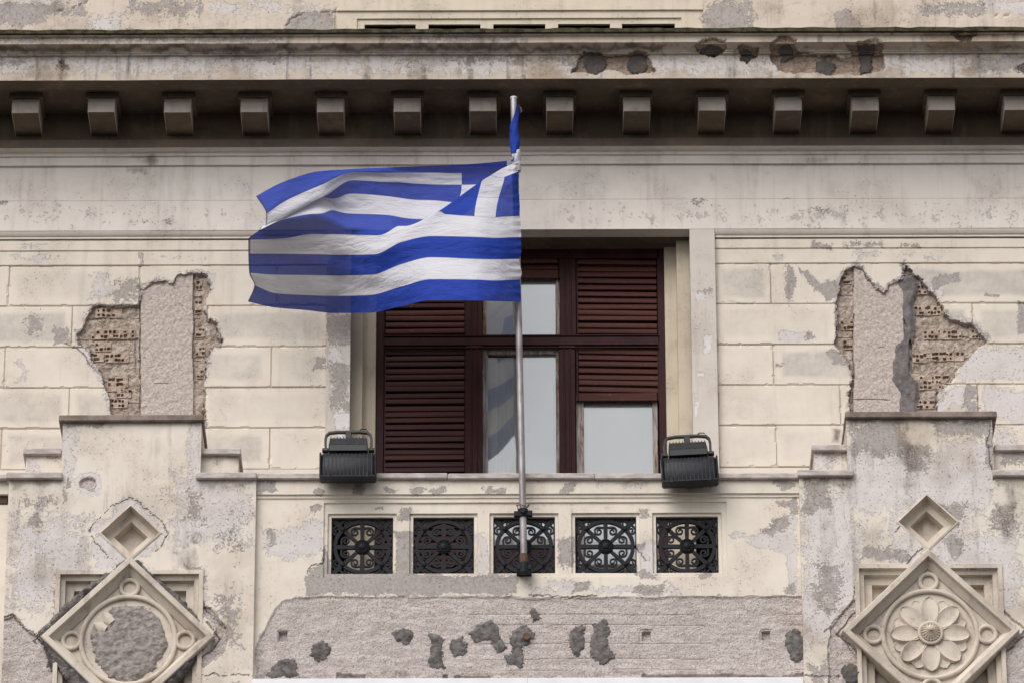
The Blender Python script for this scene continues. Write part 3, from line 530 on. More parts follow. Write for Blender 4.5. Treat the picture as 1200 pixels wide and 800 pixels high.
# ---------------------------------------------------------------- frieze, lintel and pilasters
zf0, zf1 = PZ(269, P_F), PZ(193, P_F)
def dpf(x, z, U, V):
    d = (fbm(x, z, 1.2, 4, 3)-.5)*.008; zz = PZ(234.5, P_F); return d+np.where(np.abs(z-zz) < .004, -.004, 0)
hf('frieze', axis(XL, XR, .03), axis(zf0, zf1+.02, .02, [PZ(234.5, P_F)-.006, PZ(234.5, P_F), PZ(234.5, P_F)+.006]), P_F, dpf, back=-.09, mat='frieze', parent=B, key='frieze')
for (a, b, a2, b2) in ((384, 412, 382.5, 411), (808, 837.3, 813, 843)):
    x0, x1 = PX(a, 268, P_F), PX(b, 268, P_F); zb = PZ(600, 0)
    hf('pilaster', axis(x0, x1, .025), axis(zb, zf0-.002, .025), P_F-.002, lambda x, z, U, V: (fbm(x, z, 4, 3, 3)-.5)*.005, back=-.09, mat='pilaster', parent=B, key='pilaster')
# stepped window jambs
zb = PZ(690, P_WIN)
for (ua, ub, pf) in ((412, 425, -.17), (425, 440.5, -.29), (794.5, 809, -.17), (780, 794.5, -.29)):
    x0, x1 = PX(ua, 420, pf), PX(ub, 420, pf)
    if ua < 600: x0 -= .02
    else: x1 += .02
    MB().box(x0, x1, -pf, .46, zb, PZ(288, P_WIN)+.05).build('jamb', 'reveal', B, bevel=.006)
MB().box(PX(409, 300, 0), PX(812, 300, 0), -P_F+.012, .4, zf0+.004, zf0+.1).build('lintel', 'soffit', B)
# ---------------------------------------------------------------- cornice
def sweep(name, prof, res, mat, key, x0=XL, x1=XR, step=.02, dmg=0., smooth=False):
    """prof: list of (p, z); dense strip of quads, sunk and roughened where the marks say the coat is gone"""
    pts = []
    for (a, b) in zip(prof[:-1], prof[1:]):
        n = max(1, int(math.hypot(b[0]-a[0], b[1]-a[1])/step)); pts += [(a[0]+(b[0]-a[0])*k/n, a[1]+(b[1]-a[1])*k/n) for k in range(n)]
    pts.append(prof[-1]); pts = np.array(pts); xs = np.arange(x0, x1+res, res); nx, nk = len(xs), len(pts)
    V = np.zeros((nx, nk, 3)); V[:, :, 0] = xs[:, None]; V[:, :, 1] = -pts[None, :, 0]; V[:, :, 2] = pts[None, :, 1]; V = V.reshape(-1, 3)
    w = wearfields(key, V)
    n = (fbm(V[:, 0], V[:, 2]*2+V[:, 1], 1.3, 4, 6)-.5)*.012; V[:, 2] += (fbm(V[:, 0], V[:, 0]*0, .9, 4, 2)-.5)*.008; V[:, 1] += n
    if dmg: 
        k = np.clip((np.maximum(w[:, 2], w[:, 3])-.4)*5, 0, 1); V[:, 1] += k*(dmg*(.6+fbm(V[:, 0], V[:, 2], 14, 4, 9)))-np.clip((w[:, 3]-.45)*5, 0, 1)*dmg*.7
    i, j = np.meshgrid(np.arange(nx-1), np.arange(nk-1), indexing='ij'); i = i.ravel(); j = j.ravel()
    f = np.column_stack([i*nk+j, (i+1)*nk+j, (i+1)*nk+j+1, i*nk+j+1]); me = npmesh(name, V, f, ORG[B.name], smooth); setwear(me, w); return me
def zz(v, p): return PZ(v, p)
Zs = zz(101, .62)                                   # soffit level
bz = zz(131.5, .55)                                 # underside of the brackets
bed = [(-.02, zz(194, P_F)), (.085, zz(194, P_F)), (.085, zz(183, .085)), (.105, zz(183, .085)+.002), (.105, zz(178, .105)), (.15, zz(178, .105)+.003), (.15, zz(174.5, .15)), (.18, zz(174.5, .15)+.004), (.18, zz(162.5, .18)), (.13, zz(162.5, .18)+.006), (.13, Zs)]
crown = [(.13, Zs), (.625, Zs), (.625, Zs-.03), (.80, Zs-.03)]
fz = Zs-.03
fas = [(.80, fz), (.80, zz(65.5, .80)), (.825, zz(65.5, .80)+.003), (.825, zz(62.3, .825))]
cy0, cy1 = zz(62.3, .825), zz(51.5, .915)
cym = [(.835, cy0+.004)]+[(.835+.075*(t**2.2), cy0+.004+(cy1-cy0-.004)*t) for t in (.15, .3, .45, .6, .75, .9, 1.)]
top = [(.93, cy1+.002), (.93, zz(43.3, .93)), (.955, zz(43.3, .93)+.004), (.955, zz(43.3, .93)+.02)]
cor = link('cornice', sweep('cornice', fas+cym+top, .011, 'cornice', 'cornice', dmg=.03, step=.011), 'cornice', B)
link('bed_moulding', sweep('bed_moulding', bed[:8], .05, 'soffit', 'frieze', step=.03), 'frieze', cor); link('bracket_course', sweep('bracket_course', bed[9:], .05, 'soffit', None, step=.03), 'soffit', cor); link('bed_fillet', sweep('bed_fillet', bed[7:10], .05, 'soffit', None, step=.03), 'fillet', cor)  # course and fillet: shade under the cornice put into their dark colour
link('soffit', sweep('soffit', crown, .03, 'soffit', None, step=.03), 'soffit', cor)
ct = top[-1][1]; fl = []
xs = np.arange(XL, XR, .03)
for x in xs: fl.append([(x, -.985+.012*(float(vnoise(np.array(x*9), np.array(.5), 3))-.5), ct-.006), (x, -.985+.014*(float(vnoise(np.array(x*13), np.array(.5), 4))-.5), ct+.022+.012*float(vnoise(np.array(x*11), np.array(.5), 5))), (x, -.3, ct+.07), (x, -.3, ct-.006)])
MB().loft(fl).build('cornice_flashing', 'moss', cor)
# the brackets
bw, bh = .224, Zs-bz
pr = [(.13, bz)]+[(.548, bz), (.552, bz+.008), (.552, bz+bh*.35)]+[(.552-.05*math.sin(t*math.pi/2)**2, bz+bh*(.35+.5*t)) for t in (.25, .5, .75, 1.)]+[(.5, bz+bh-.001), (.13, bz+bh-.001)]
x0 = PX(29.5, 132, .55); pitch = PX(119, 132, .55)-x0
b0 = None
for k in range(-1, 15):
    x = x0+pitch*k
    if b0 is None:
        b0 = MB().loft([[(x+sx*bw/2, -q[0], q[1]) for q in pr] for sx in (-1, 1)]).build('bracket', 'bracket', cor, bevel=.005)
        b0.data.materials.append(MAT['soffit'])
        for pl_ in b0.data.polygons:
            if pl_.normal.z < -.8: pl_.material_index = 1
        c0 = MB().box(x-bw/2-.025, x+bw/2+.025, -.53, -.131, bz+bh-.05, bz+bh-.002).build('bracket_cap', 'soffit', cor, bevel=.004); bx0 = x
    else:
        copyobj(b0, (x-bx0+random.uniform(-.006, .006), random.uniform(-.004, .010), random.uniform(0, .004)), cor); copyobj(c0, (x-bx0, 0, 0), cor)
# ---------------------------------------------------------------- storey above the cornice
PU = .45; zu0, zu1 = PZ(60, PU), PZ(-150, PU)
xa, xb = PX(392, 20, PU), PX(824, 20, PU)
ops = [(427,487),(502,563),(578,639),(654,715),(729,791)]
for (a, b) in ((XL, xa), (xb, XR)):
    hf('upper_wall', axis(a, b, .025), axis(zu0, zu1, .025), PU, lambda x, z, U, V: (fbm(x, z, 3, 4, 3)-.5)*.012, back=.0, mat='upper', parent=B, key='upper')
hol = [(PX(a, 33, PU), zu0-.1, PX(b, 33, PU), PZ(27, PU, (a+b)/2)) for a, b in ops]
fr = (PX(418, 30, PU), PX(799, 30, PU), PZ(20.5, PU)); lz = PZ(13, PU)
ex = [h[0] for h in hol]+[h[2] for h in hol]+[fr[0], fr[0]+.006, fr[1], fr[1]-.006]
up = hf('upper_parapet', axis(xa, xb, .03, ex), axis(zu0, zu1, .03, [hol[0][3], lz, lz+.006, fr[2], fr[2]-.006]), PU-.015, lambda x, z, U, V: np.where(z > lz+.003, .018, 0)-np.where((x > fr[0]+.003) & (x < fr[1]-.003) & (z < fr[2]-.003), .016, 0)+(fbm(x, z, 3, 3, 2)-.5)*.005, holes=hol, back=PU-.06, mat='upper_trim', parent=B, key='upper')
MB().box(XL, XR, -.18, -.005, zu0-.2, zu1+.5).build('upper_shade', 'shade_black', B)  # added dark slab, stands for the shade behind the upper openings
# ---------------------------------------------------------------- window, shutters
pw = P_WIN
def win(u0_, v0_, u1_, v1_, f=0., d=.07): return bx(u0_, v0_, u1_, v1_, pw-d, pw+f)
VB = 700
window = win(449.8,289,772.2,303).build('window', 'maroon', B, bevel=.004, label='maroon timber window and balcony doors behind the flag')
for q in ((439.5,289,449.5,VB),(772.5,289,783.5,VB)): win(*q).build('stile', 'maroon', window, bevel=.004)
for a, b in ((546,565),(656,675)):
    win(a, 303.2, b, 394, .004).build('mullion', 'maroon', window, bevel=.004); win(a, 404.5, b, VB, .004).build('mullion', 'maroon', window, bevel=.004)
    for w_ in (a+5.2, b-7.2): win(w_, 306, w_+2, 392, .014, 0).build('bead', 'maroon', window, bevel=.003); win(w_, 407, w_+2, VB, .014, 0).build('bead', 'maroon', window, bevel=.003)
win(449.8,394.3,772.2,404.2,.006).build('transom', 'maroon', window, bevel=.004)
for v in (392, 405.8): win(449.8,v,772.2,v+1.6,.018,0).build('bead', 'maroon', window, bevel=.003)
def shutter(u0_, u1_, v0_, v1_, n, mat, skew, rail=None, label=None):
    """slatted roller shutter: guides, then every slat as its own piece"""
    g = win(u0_-.5, v0_, u0_+1.6, v1_, -.012, .05); g2 = win(u1_-1.6, v0_, u1_+.5, v1_, -.012, .05); g.add(g2.v, g2.f)
    sh = g.build('shutter', 'maroon', B, bevel=.002, label=label)
    end = v1_ if rail is None else rail
    pit = (end-v0_)/n; x0, x1 = PX(u0_+1.9, 400, pw-.02), PX(u1_-1.9, 400, pw-.02)
    hz = abs(PZ(0, pw)-PZ(pit, pw)); pf = pw-.02
    prof = [(-.012, 0), (.006, 0), (.010, .05), (.012, .3), (.010, .62), (.004, .74), (-.006, .76), (-.012, .76)]
    L = x1-x0; first = None
    for k in range(n):
        zc = PZ(v0_+pit*(k+1), pf, (u0_+u1_)/2)
        if first is None:
            first = MB().loft([[(x0+L*s_, -(pf+q[0]), zc+q[1]*hz*1.0) for q in prof] for s_ in (0, .33, .66, 1)]).build('slat', mat, sh, smooth=True, org=np.array([x0+L/2, -pf, zc])); first.location = Vector((x0+L/2, -pf, zc))-Vector(ORG[sh.name]); o = first
        else:
            o = copyobj(first, (0, 0, 0), sh); o.location.z = zc-ORG[sh.name][2]
        o.location.z += random.uniform(-.006, .006); o.rotation_euler.y = -skew+random.uniform(-.007, .007); o.rotation_euler.x = random.uniform(-.08, .08)
    if rail: win(u0_+1.9, rail+.4, u1_-1.9, v1_, -.008, .03).build('bottom_rail', mat, sh, bevel=.003)
    return sh
SG = {}
shutter(450,546,303,391.5,12,'maroon_slat',.004,label='upper slatted shutter half hidden by the flag')
shutter(450,546,408,VB,40,'maroon_slat_dark',.006,label='dark closed slatted shutter reaching the balcony coping')
shutter(566,656,303,326,2,'maroon_slat',0,rail=316,label='short raised shutter above the fanlight')
shutter(676,772,304,391.5,12,'maroon_slat',-.012,label='closed upper slatted shutter beside the bare jamb')
shutter(676,772,408,469,7,'maroon_slat',-.02,rail=459.5,label='half-raised slatted shutter above a pale pane')
# glazing behind the shutters
def pane(u0_, v0_, u1_, v1_, pd, sash, blind='blind', fw=(3, 3), gap=.032):
    a, b = fw; sa = MB()
    for q in ((u0_,v0_,u0_+a,v1_),(u1_-b,v0_,u1_,v1_)):
        t = bx(*q, pd-.05, pd); sa.add(t.v, t.f)
    t = bx(u0_+a+.1, v0_, u1_-b-.1, v0_+3.5, pd-.05, pd-.001); sa.add(t.v, t.f)
    so_ = sa.build('sash', sash, window, bevel=.003)
    bx(u0_+a, v0_+3.5, u1_-b, v1_, pd-.028, pd-.022).build('glass_pane', 'glass', window)
    if blind: bx(u0_+a-1, v0_+1, u1_-b+1, v1_, pd-gap-.01, pd-gap).build('white_blind' if blind == 'blind' else 'curtain', blind, window)
pane(565.5, 322, 656, 392, pw-.05, 'old_wood', fw=(4.5, 5)); pane(676, 460, 772, VB, pw-.055, 'old_wood', fw=(9, 6))
pane(565.5, 411, 656, VB, pw-.055, 'old_wood', None, fw=(5, 4))
bx(564, 405, 657, 416, pw-.12, pw-.075).build('door_head', 'grey_sash', window, bevel=.003)
bx(569.5, 416.5, 572, 640, pw-.065, pw-.045).build('glazing_bar', 'grey_sash', window, bevel=.002)
bx(611, 414, 654, 640, pw-.10, pw-.09).build('white_blind', 'blind', window)
bx(565.5, 640, 656, VB, pw-.06, pw-.04).build('door_panel', 'maroon', window, bevel=.004); bx(565.5, 631, 656, 640, pw-.06, pw-.035).build('lock_rail', 'grey_sash', window, bevel=.004); bx(683, 634, 766, 642, pw-.13, pw-.085).build('lock_rail', 'grey_sash', window, bevel=.004)
pcu = pw-.13; xa_, xb_ = PX(560, 480, pcu), PX(618, 480, pcu); za_, zb_ = PZ(412, pcu), PZ(VB, pcu); n = 60
MB().loft([[(xa_+(xb_-xa_)*k/n, -pcu+.006*math.sin(k*.37)+.003*math.sin(k*1.1), z) for k in range(n+1)] for z in (zb_, za_)], False, False, False).build('curtain', 'curtain', window, smooth=True)
bx(440, 295, 784, VB, -1.0, -.95).build('room_shade', 'shade_black', window)  # near-black sheet in place of the unlit room
# ---------------------------------------------------------------- balcony parapet
gops = [(388,460.5),(484,555.5),(578,650.5),(674,746),(769,842)]
px0, px1 = PX(298, 680, P_PAR), PX(941.5, 680, P_PAR); pz0, pz1 = zlow-.02, PZ(559, P_PAR)
GH = [(PX(a, 636, P_PAR), PZ(669.3, P_PAR, (a+b)/2), PX(b, 636, P_PAR), PZ(603.2, P_PAR, (a+b)/2)) for a, b in gops]
zb1, zb2, zr0, zr1 = PZ(580.3, P_PAR), PZ(588, P_PAR), PZ(675.5, P_PAR), PZ(697.5, P_PAR)
rx0, rx1 = PX(379, 630, P_PAR), PX(852, 630, P_PAR); e_ = .006; st = .024
exx = sum(([h[0], h[0]-st, h[0]-st-e_, h[2], h[2]+st, h[2]+st+e_] for h in GH), [])+[rx0, rx0+e_, rx1-e_, rx1]
exz = [GH[2][1], GH[2][1]-st*.5, GH[2][3], GH[2][3]+st*.8, GH[2][3]+st*.8+e_, zb1, zb1+e_, zb2, zb2-e_, zr0, zr0+e_, zr1, zr1-e_, zb2+.03, zb2+.03+e_]
BAREP = PO((300,760),(304,745),(312,730),(330,703),(345,699),(600,698),(605,700),(950,697),(950,860),(296,860))
SQH = [(332,744,7),(757,744,7.5),(898,743,7)]
zg0, zg1 = GH[2][1], GH[2][3]
GH = [(a, zg0, c, zg1) for a, b, c, d in GH]
def dpp(x, z, U, V):
    d = (fbm(x, z, 3, 4, 3)-.5)*.008
    d = d+np.where(z > zb1+e_/2, .026, np.where(z > zb2+.03+e_/2, .010, 0))
    inr = (x > rx0+e_/2) & (x < rx1-e_/2) & (z < zb2-e_/2) & (z > zr0+e_/2); d = d-np.where(inr, .014, 0)
    for a, b, c, q in GH: d = d-np.where((x > a-st-e_/2) & (x < c+st+e_/2) & (z > b-st*.4) & (z < q+st*.8+e_/2), .02, 0)
    wx_ = (fbm(x, z, 9, 4, 2)-.5)*8; sd = sdmark(U+wx_, V+(fbm(x, z, 9, 4, 6)-.5)*5, BAREP)
    bare = np.clip(-sd/2, 0, 1); rough = (fbm(x, z, 24, 5, 8, .7)-.5)*.014+(fbm(x, z*3, 3, 4, 10)-.5)*.007
    for vv in (719, 731, 753, 771, 784): rough = rough-np.where((np.abs(V-vv-(fbm(x, z, 2, 3, 4)-.5)*3) < .6) & (fbm(x, z, 1.6, 2, 13) > .5), .005, 0)
    d = np.where(bare > 0, d*(1-bare)+bare*(-.011+rough), d)
    for a, b, r_ in SQH: d = np.where((np.abs(U-a) < r_) & (np.abs(V-b) < r_), -.018+rough*.3, d); d = np.where((np.abs(U-a) < r_*.66) & (np.abs(V-b) < r_*.7), -.055+rough, d)
    d = np.where((V > 789+(fbm(x, z, 3, 3, 7)-.5)*10) & (fbm(x, x*0, 2.5, 3, 5) > .5), d-.03, d)
    return d
par = hf('balcony_parapet', axis(px0, px1, .009, exx, .004), axis(pz0, pz1, .009, exz, .004), P_PAR, dpp, holes=GH, back=P_PAR-.16, mat='cream', parent=B, key='parapet')
# coping slabs
for a, b in ((300.5, 524.5), (525, 697), (697.6, 936.5)):
    q = bx(a, 553.6, b, 560.2, .36, P_PAR+.065); q.build('coping', 'coping', par, bevel=.008)
# scraps of dark mortar
def blob(poly, name, mat, parent, p, hgt, seed, res=.006, warp=6):
    a = np.array(poly); xs = np.arange(PX(a[:, 0].min()-4, 740, p), PX(a[:, 0].max()+4, 740, p), res); zs = np.arange(PZ(a[:, 1].max()+4, p, a[:, 0].mean()), PZ(a[:, 1].min()-4, p, a[:, 0].mean()), res)
    def S_(x, z, U, V): return sdpoly(U+(fbm(x, z, 18, 5, seed, .75)-.5)*warp*1.9, V+(fbm(x, z, 18, 5, seed+3, .75)-.5)*warp*1.9, poly)
    return hf(name, xs, zs, p, lambda x, z, U, V: np.clip(-S_(x, z, U, V)/6, 0, 1)**.6*hgt+(fbm(x, z*1.6, 16, 4, seed+6, .6)-.5)*hgt*1.5, back=p-.03, mat=mat, parent=parent, mask=lambda x, z, U, V: S_(x, z, U, V) < 0, smooth=True)
def ell(cx, cy, rx, ry, n=14): return [(cx+rx*math.cos(2*math.pi*k/n), cy+ry*math.sin(2*math.pi*k/n)) for k in range(n)]
blobs = [ell(472,745,13,10), [(502,742),(512,740),(520,748),(518,760),(521,775),(521,783),(508,782),(500,775),(506,762)], ell(536,758,11,12), [(546,742),(560,734),(570,725),(582,732),(586,745),(592,756),(590,763),(582,765),(575,752),(560,752)], [(602,737),(612,733),(624,738),(626,748),(618,757),(612,756),(613,770),(616,778),(610,783),(594,776),(592,768),(602,765),(598,750)], [(620,711),(632,718),(634,726),(626,728),(621,724)], [(670,738),(678,732),(685,734),(684,758),(678,769),(670,764),(668,750)], [(694,732),(708,724),(714,728),(714,742),(712,756),(722,764),(718,772),(704,779),(694,768),(690,756),(694,742)], ell(376,762,12,11), [(314,790),(324,775),(334,769),(345,772),(350,778),(346,784),(353,789),(340,793),(322,793)], ell(932,755,11,21)]
for k, q in enumerate(blobs): blob(q, 'mortar_patch', 'mortar', par, P_PAR-.010, .013, k)
x_, z_ = P(617, 747, P_PAR); MB().tube([(x_, -P_PAR-.0, z_), (x_, -P_PAR-.045, z_)], .022, 14).tube([(x_, -P_PAR-.02, z_), (x_, -P_PAR-.0455, z_)], .030, 14).build('pipe_end', 'rust', par, bevel=.002)
# ---------------------------------------------------------------- iron grilles
gw, gh = GH[2][2]-GH[2][0], zg1-zg0
def make_grille(cx, cz, parent):
    y = -(P_PAR-.075); org = np.array([cx, y, cz]); D = .012; rr = gh*.445
    def bld(mb, name, par_, dz=0): 
        o = mb.build(name, 'iron', par_, org=np.zeros(3), bevel=0); ORG[o.name] = org; return o
    fr_ = MB()
    for q in ((-gw/2-.01, gw/2+.01, -gh/2-.01, -gh/2+.012), (-gw/2-.01, gw/2+.01, gh/2-.012, gh/2+.01), (-gw/2-.01, -gw/2+.010, -gh/2+.012, gh/2-.012), (gw/2-.010, gw/2+.01, -gh/2+.012, gh/2-.012)): fr_.box(q[0], q[1], -D, D, q[2], q[3])
    g = bld(fr_, 'grille', parent); g.location = Vector(org)-Vector(ORG[parent.name])
    ring = MB().ribbon([(rr*math.cos(2*math.pi*k/40), rr*math.sin(2*math.pi*k/40)) for k in range(41)], .03, -D*1.4, D*1.2); bld(ring, 'ring', g)
    hub = MB(); 
    hub.loft([[(q*math.cos(2*math.pi*k/20), yy, q*math.sin(2*math.pi*k/20)) for k in range(20)] for q, yy in ((.062, D), (.062, -D*1.6), (.052, -D*2.2), (.048, -D*1.5), (.03, -D*1.7), (.022, -D*2.6), (.006, -D*3))]); bld(hub, 'hub', g)
    stud = MB()
    for k in range(12):
        a = 2*math.pi*k/12; stud.loft([[(.04*math.cos(a)+q*math.cos(j*math.pi/3), yy, .04*math.sin(a)+q*math.sin(j*math.pi/3)) for j in range(6)] for q, yy in ((.007, -D*1.4), (.006, -D*2.2), (.002, -D*2.5))])
    bld(stud, 'rosette', g)
    s_c = bld(MB().ribbon([(.055, 0), (rr*.55, 0), (rr-.01, 0)], lambda t: .030+.006*t, -D*1.1, D), 'spoke', g)
    for a in (90, 180, 270): c = copyobj(s_c, (0,0,0), g); c.rotation_euler.y = math.radians(-a)
    diag = math.hypot(gw/2, gh/2); da = math.degrees(math.atan2(gh, gw))
    s_d = bld(MB().ribbon([(.055, 0), (rr*.6, 0), (diag-.005, 0)], lambda t: .024+.012*t, -D*.9, D*.8), 'diagonal_spoke', g); s_d.rotation_euler.y = math.radians(-da)
    for a in (180-da, 180+da, -da): c = copyobj(s_d, (0,0,0), g); c.rotation_euler.y = math.radians(-a)
    for a in (da, 180-da, 180+da, -da):
        k = bld(MB().loft([[(rr*math.cos(math.radians(a))+q*math.cos(j*math.pi/5), yy, rr*math.sin(math.radians(a))+q*math.sin(j*math.pi/5)) for j in range(10)] for q, yy in ((.02, D), (.02, -D*1.8), (.008, -D*2.4))]), 'boss', g)
    def spiral(r0_, turns, w_, n_=26):
        pts = []
        for i in range(n_+1):
            t = i/n_; r_ = r0_*(1-.78*t); an = 2*math.pi*turns*t; pts.append((r_*math.cos(an), r_*math.sin(an)))
        tail = [(r0_*1.02, -r0_*1.1), (r0_*1.02, -r0_*.5)]
        return MB().ribbon(tail+pts, lambda t: w_*(1-.3*t), -D*.7, D*.6)
    sc = bld(spiral(.036, 1.35, .016), 'scroll', g); sc.hide_render = False; first = True
    def put(x, z, rot, mir):
        nonlocal first
        c = sc if first else copyobj(sc, (0,0,0), g); first = False
        c.location = (x, 0, z); c.rotation_euler = (0, -rot, 0); c.scale = (1, 1, -1) if mir else (1, 1, 1)
    for q in range(4):
        b = q*90
        for mir, an in ((0, b+23), (1, b+67)):
            a = math.radians(an); put(rr*.66*math.cos(a), rr*.66*math.sin(a), a+(math.pi/2 if mir else -math.pi/2)*.35, bool(mir))
    for sx in (-1, 1):
        for sz in (-1, 1):
            put(sx*(gw/2-.042), sz*(gh/2-.105), math.atan2(sz, sx), sx*sz > 0); put(sx*(gw/2-.125), sz*(gh/2-.042), math.atan2(sz, sx), sx*sz < 0)
    for (x, z) in ((gw/2-.014, 0), (-gw/2+.014, 0), (0, gh/2-.014), (0, -gh/2+.014)): bld(MB().loft([[(x+q*math.cos(j*math.pi/4), yy, z+q*math.sin(j*math.pi/4)) for j in range(8)] for q, yy in ((.012, D), (.012, -D*1.2), (.004, -D*2))]), 'stud', g)
    return g
g0 = make_grille((GH[0][0]+GH[0][2])/2, (zg0+zg1)/2, par)
def move_grille(dx, dy, dz, parent):
    g = copyobj(g0, (dx, dy, dz), parent)
    for ch in list(g0.children): copyobj(ch, (0,0,0), g)
    return g
g0x = (GH[0][0]+GH[0][2])/2
# grilles hang one level below the building so that their bars stay sub-parts
g0.parent = B
for h in GH[1:]: move_grille((h[0]+h[2])/2-g0x, 0, 0, B)
for h in hol: move_grille((h[0]+h[2])/2-g0x, -(PU-P_PAR)+.04, (h[3]-gh/2-.01)-(zg0+zg1)/2, B)
# ---------------------------------------------------------------- piers with caps and medallions
def loops(name, mat, parent, cx, cz, prof, p, sides=4, rot=0, key=None, cap=True, sx=1, sz=1, bevel=0):
    """nested square loops: prof = list of (half size to the corner, depth)"""
    rings = [[(cx+sx*a*math.cos(rot+2*math.pi*k/sides), -(p+d), cz+sz*a*math.sin(rot+2*math.pi*k/sides)) for k in range(sides)] for a, d in prof]
    return MB().loft(rings, False, cap).build(name, mat, parent, bevel=bevel, key=key)
def pier(uc, vc, u_main, u_low, steps, vtop, vsh, vlow, key, mat, label, rosette, A2):
    p = P_PIER; refm = sum(u_main)/2
    xm0, xm1 = PX(u_main[0], 530, p), PX(u_main[1], 530, p); xl0, xl1 = PX(u_low[0], 680, p), PX(u_low[1], 680, p)
    zt = PZ(vtop, p, refm); zl = PZ(vlow, p, refm); z0 = zlow-.03
    sm = P(uc, vc[0], p); bg_ = P(uc+vc[2], vc[1], p)
    A1, SQ = .24, .565
    holes = [(xl0-.1, zl-.001, xm0, zt+.1), (xm1, zl-.001, xl1+.1, zt+.1)]
    def dp(x, z, U, V):
        d = (fbm(x, z, 2.5, 4, 3)-.5)*.016
        w = (fbm(x, z, 10, 4, 2)-.5)*8
        for mk in MARKS[key]:
            if mk[0] == BARE and mk[3] >= 1:
                s = sdmark(U+w, V+w*.7, mk[1]); b = np.clip(-s/1.5, 0, 1); d = d-b*(.022+(fbm(x, z, 15, 4, 9, .6)-.5)*.02)
            if mk[0] == MORTAR:
                s = sdmark(U+w, V+w*.7, mk[1]); b = np.clip(-s/3, 0, 1); d = d+b*(.03+(fbm(x, z, 15, 4, 10, .6)-.5)*.025)
        s = np.abs(x-sm[0])+np.abs(z-sm[1]); d = np.where(s < A1-.012, -.24, d)
        s = np.abs(x-bg_[0])+np.abs(z-bg_[1]); q = np.maximum(np.abs(x-bg_[0]), np.abs(z-bg_[1]))
        d = np.where((s < A2-.04) | (q < SQ-.02), -.24, d)
        # cracks and lifted plaster round the ornaments
        cr = np.abs(s-A2-.05-(fbm(x, z, 5, 4, 4)-.5)*.12); d = np.where((cr < .006) & (fbm(x, z, 2, 2, 6) > .5), d-.02, d)
        return d
    o = hf('pier', axis(xl0, xl1, .0085, [xm0, xm1], .004), axis(z0, zt, .0085, [zl], .004), p, dp, holes=holes, back=.0, mat=mat, parent=B, key=key)
    o['label'] = label
    # caps
    def cap(u0_, u1_, v, pp, back, ov=.045):
        x0, x1 = PX(u0_, v, pp), PX(u1_, v, pp); z = PZ(v, pp+ov, (u0_+u1_)/2)
        return MB().box(x0, x1, -(pp+ov), -back, z-.036, z+.018).build('cap_slab', 'coping_dark' if pp == p and v < 500 else 'coping', o, bevel=.007)
    cap(u_main[0]-3, u_main[1]+3.5, vtop-.8, p, -.0)
    for (a, b, e0, e1, side) in steps:
        ps = p-.10; xs0, xs1 = PX(a, 540, ps), PX(b, 540, ps); zs1 = PZ(vsh+2, ps, (a+b)/2)
        if side < 0: xs1 = xm0+.0
        else: xs0 = xm1
        hf('shoulder', axis(xs0, xs1, .02), axis(zl-.06, zs1, .02), ps, lambda x, z, U, V: (fbm(x, z, 4, 3, 3)-.5)*.006, back=.0, mat=mat, parent=o, key='shoulder')
        cap(a-(3 if side < 0 else -.6), b+(3 if side > 0 else -.6), vsh+1, ps, 0, .04); cap(e0, e1, vlow-2.5, p, .36)
    # stepped diamond recess
    t = .004
    loops('diamond_recess', 'ornament', o, sm[0], sm[1], [(A1+.012, -.03), (A1+.012, t), (A1-.008, t+.004), (A1-.026, -.07), (A1-.036, -.085), (.135, -.09), (.128, -.15), (.122, -.19)], p, cap=True)
    # square frame behind the diamond
    r2 = math.sqrt(2)
    full = loops('square_corner', 'ornament', o, bg_[0], bg_[1], [(q*r2, d) for q, d in ((SQ+.02, -.05), (SQ+.02, .012), (SQ-.015, .014), (SQ-.02, -.02), (SQ-.055, -.03), (SQ-.06, -.075), (SQ-.12, -.085), (SQ-.125, -.15), (.3, -.155))], p, rot=math.pi/4, cap=False)
    for (sx, sz) in ((1, 1), (-1, 1), (1, -1), (-1, -1)):      # only the corners stand clear of the diamond
        bm = bmesh.new(); bm.from_mesh(full.data); k_ = (A2-.03)/2
        bmesh.ops.bisect_plane(bm, geom=bm.verts[:]+bm.edges[:]+bm.faces[:], plane_co=(bg_[0]+sx*k_, 0, bg_[1]+sz*k_), plane_no=(sx, 0, sz), clear_inner=True)
        me_ = bpy.data.meshes.new('square_corner'); bm.to_mesh(me_); bm.free(); link('square_corner', me_, 'ornament', o)
    bpy.data.objects.remove(full)
    # medallion: diamond frame, panel, rings, flower
    md = loops('medallion', 'ornament', B, bg_[0], bg_[1], [(A2, -.12), (A2, .055), (A2-.010, .062), (A2-.062, .062), (A2-.070, .05), (A2-.073, .02), (A2-.135, -.028), (A2-.14, -.045), (.1, -.045)], p, cap=True, key=None)
    cx, cz = bg_; yb = -(p-.045)
    def disc_ring(name, x, z, R_, r_, y=yb, mat_='ornament', sq=1.0): return MB().torus(x, y-.012, z, R_, r_, 56, 10, sq).build(name, mat_, md, smooth=True)
    disc_ring('ring', cx, cz, .372, .021)
    a_ = .415+.082*0
    for (dx, dz) in ((0, 1), (1, 0), (-1, 0), (0, -1)): disc_ring('small_ring', cx+dx*.448, cz+dz*.448, .068, .018)
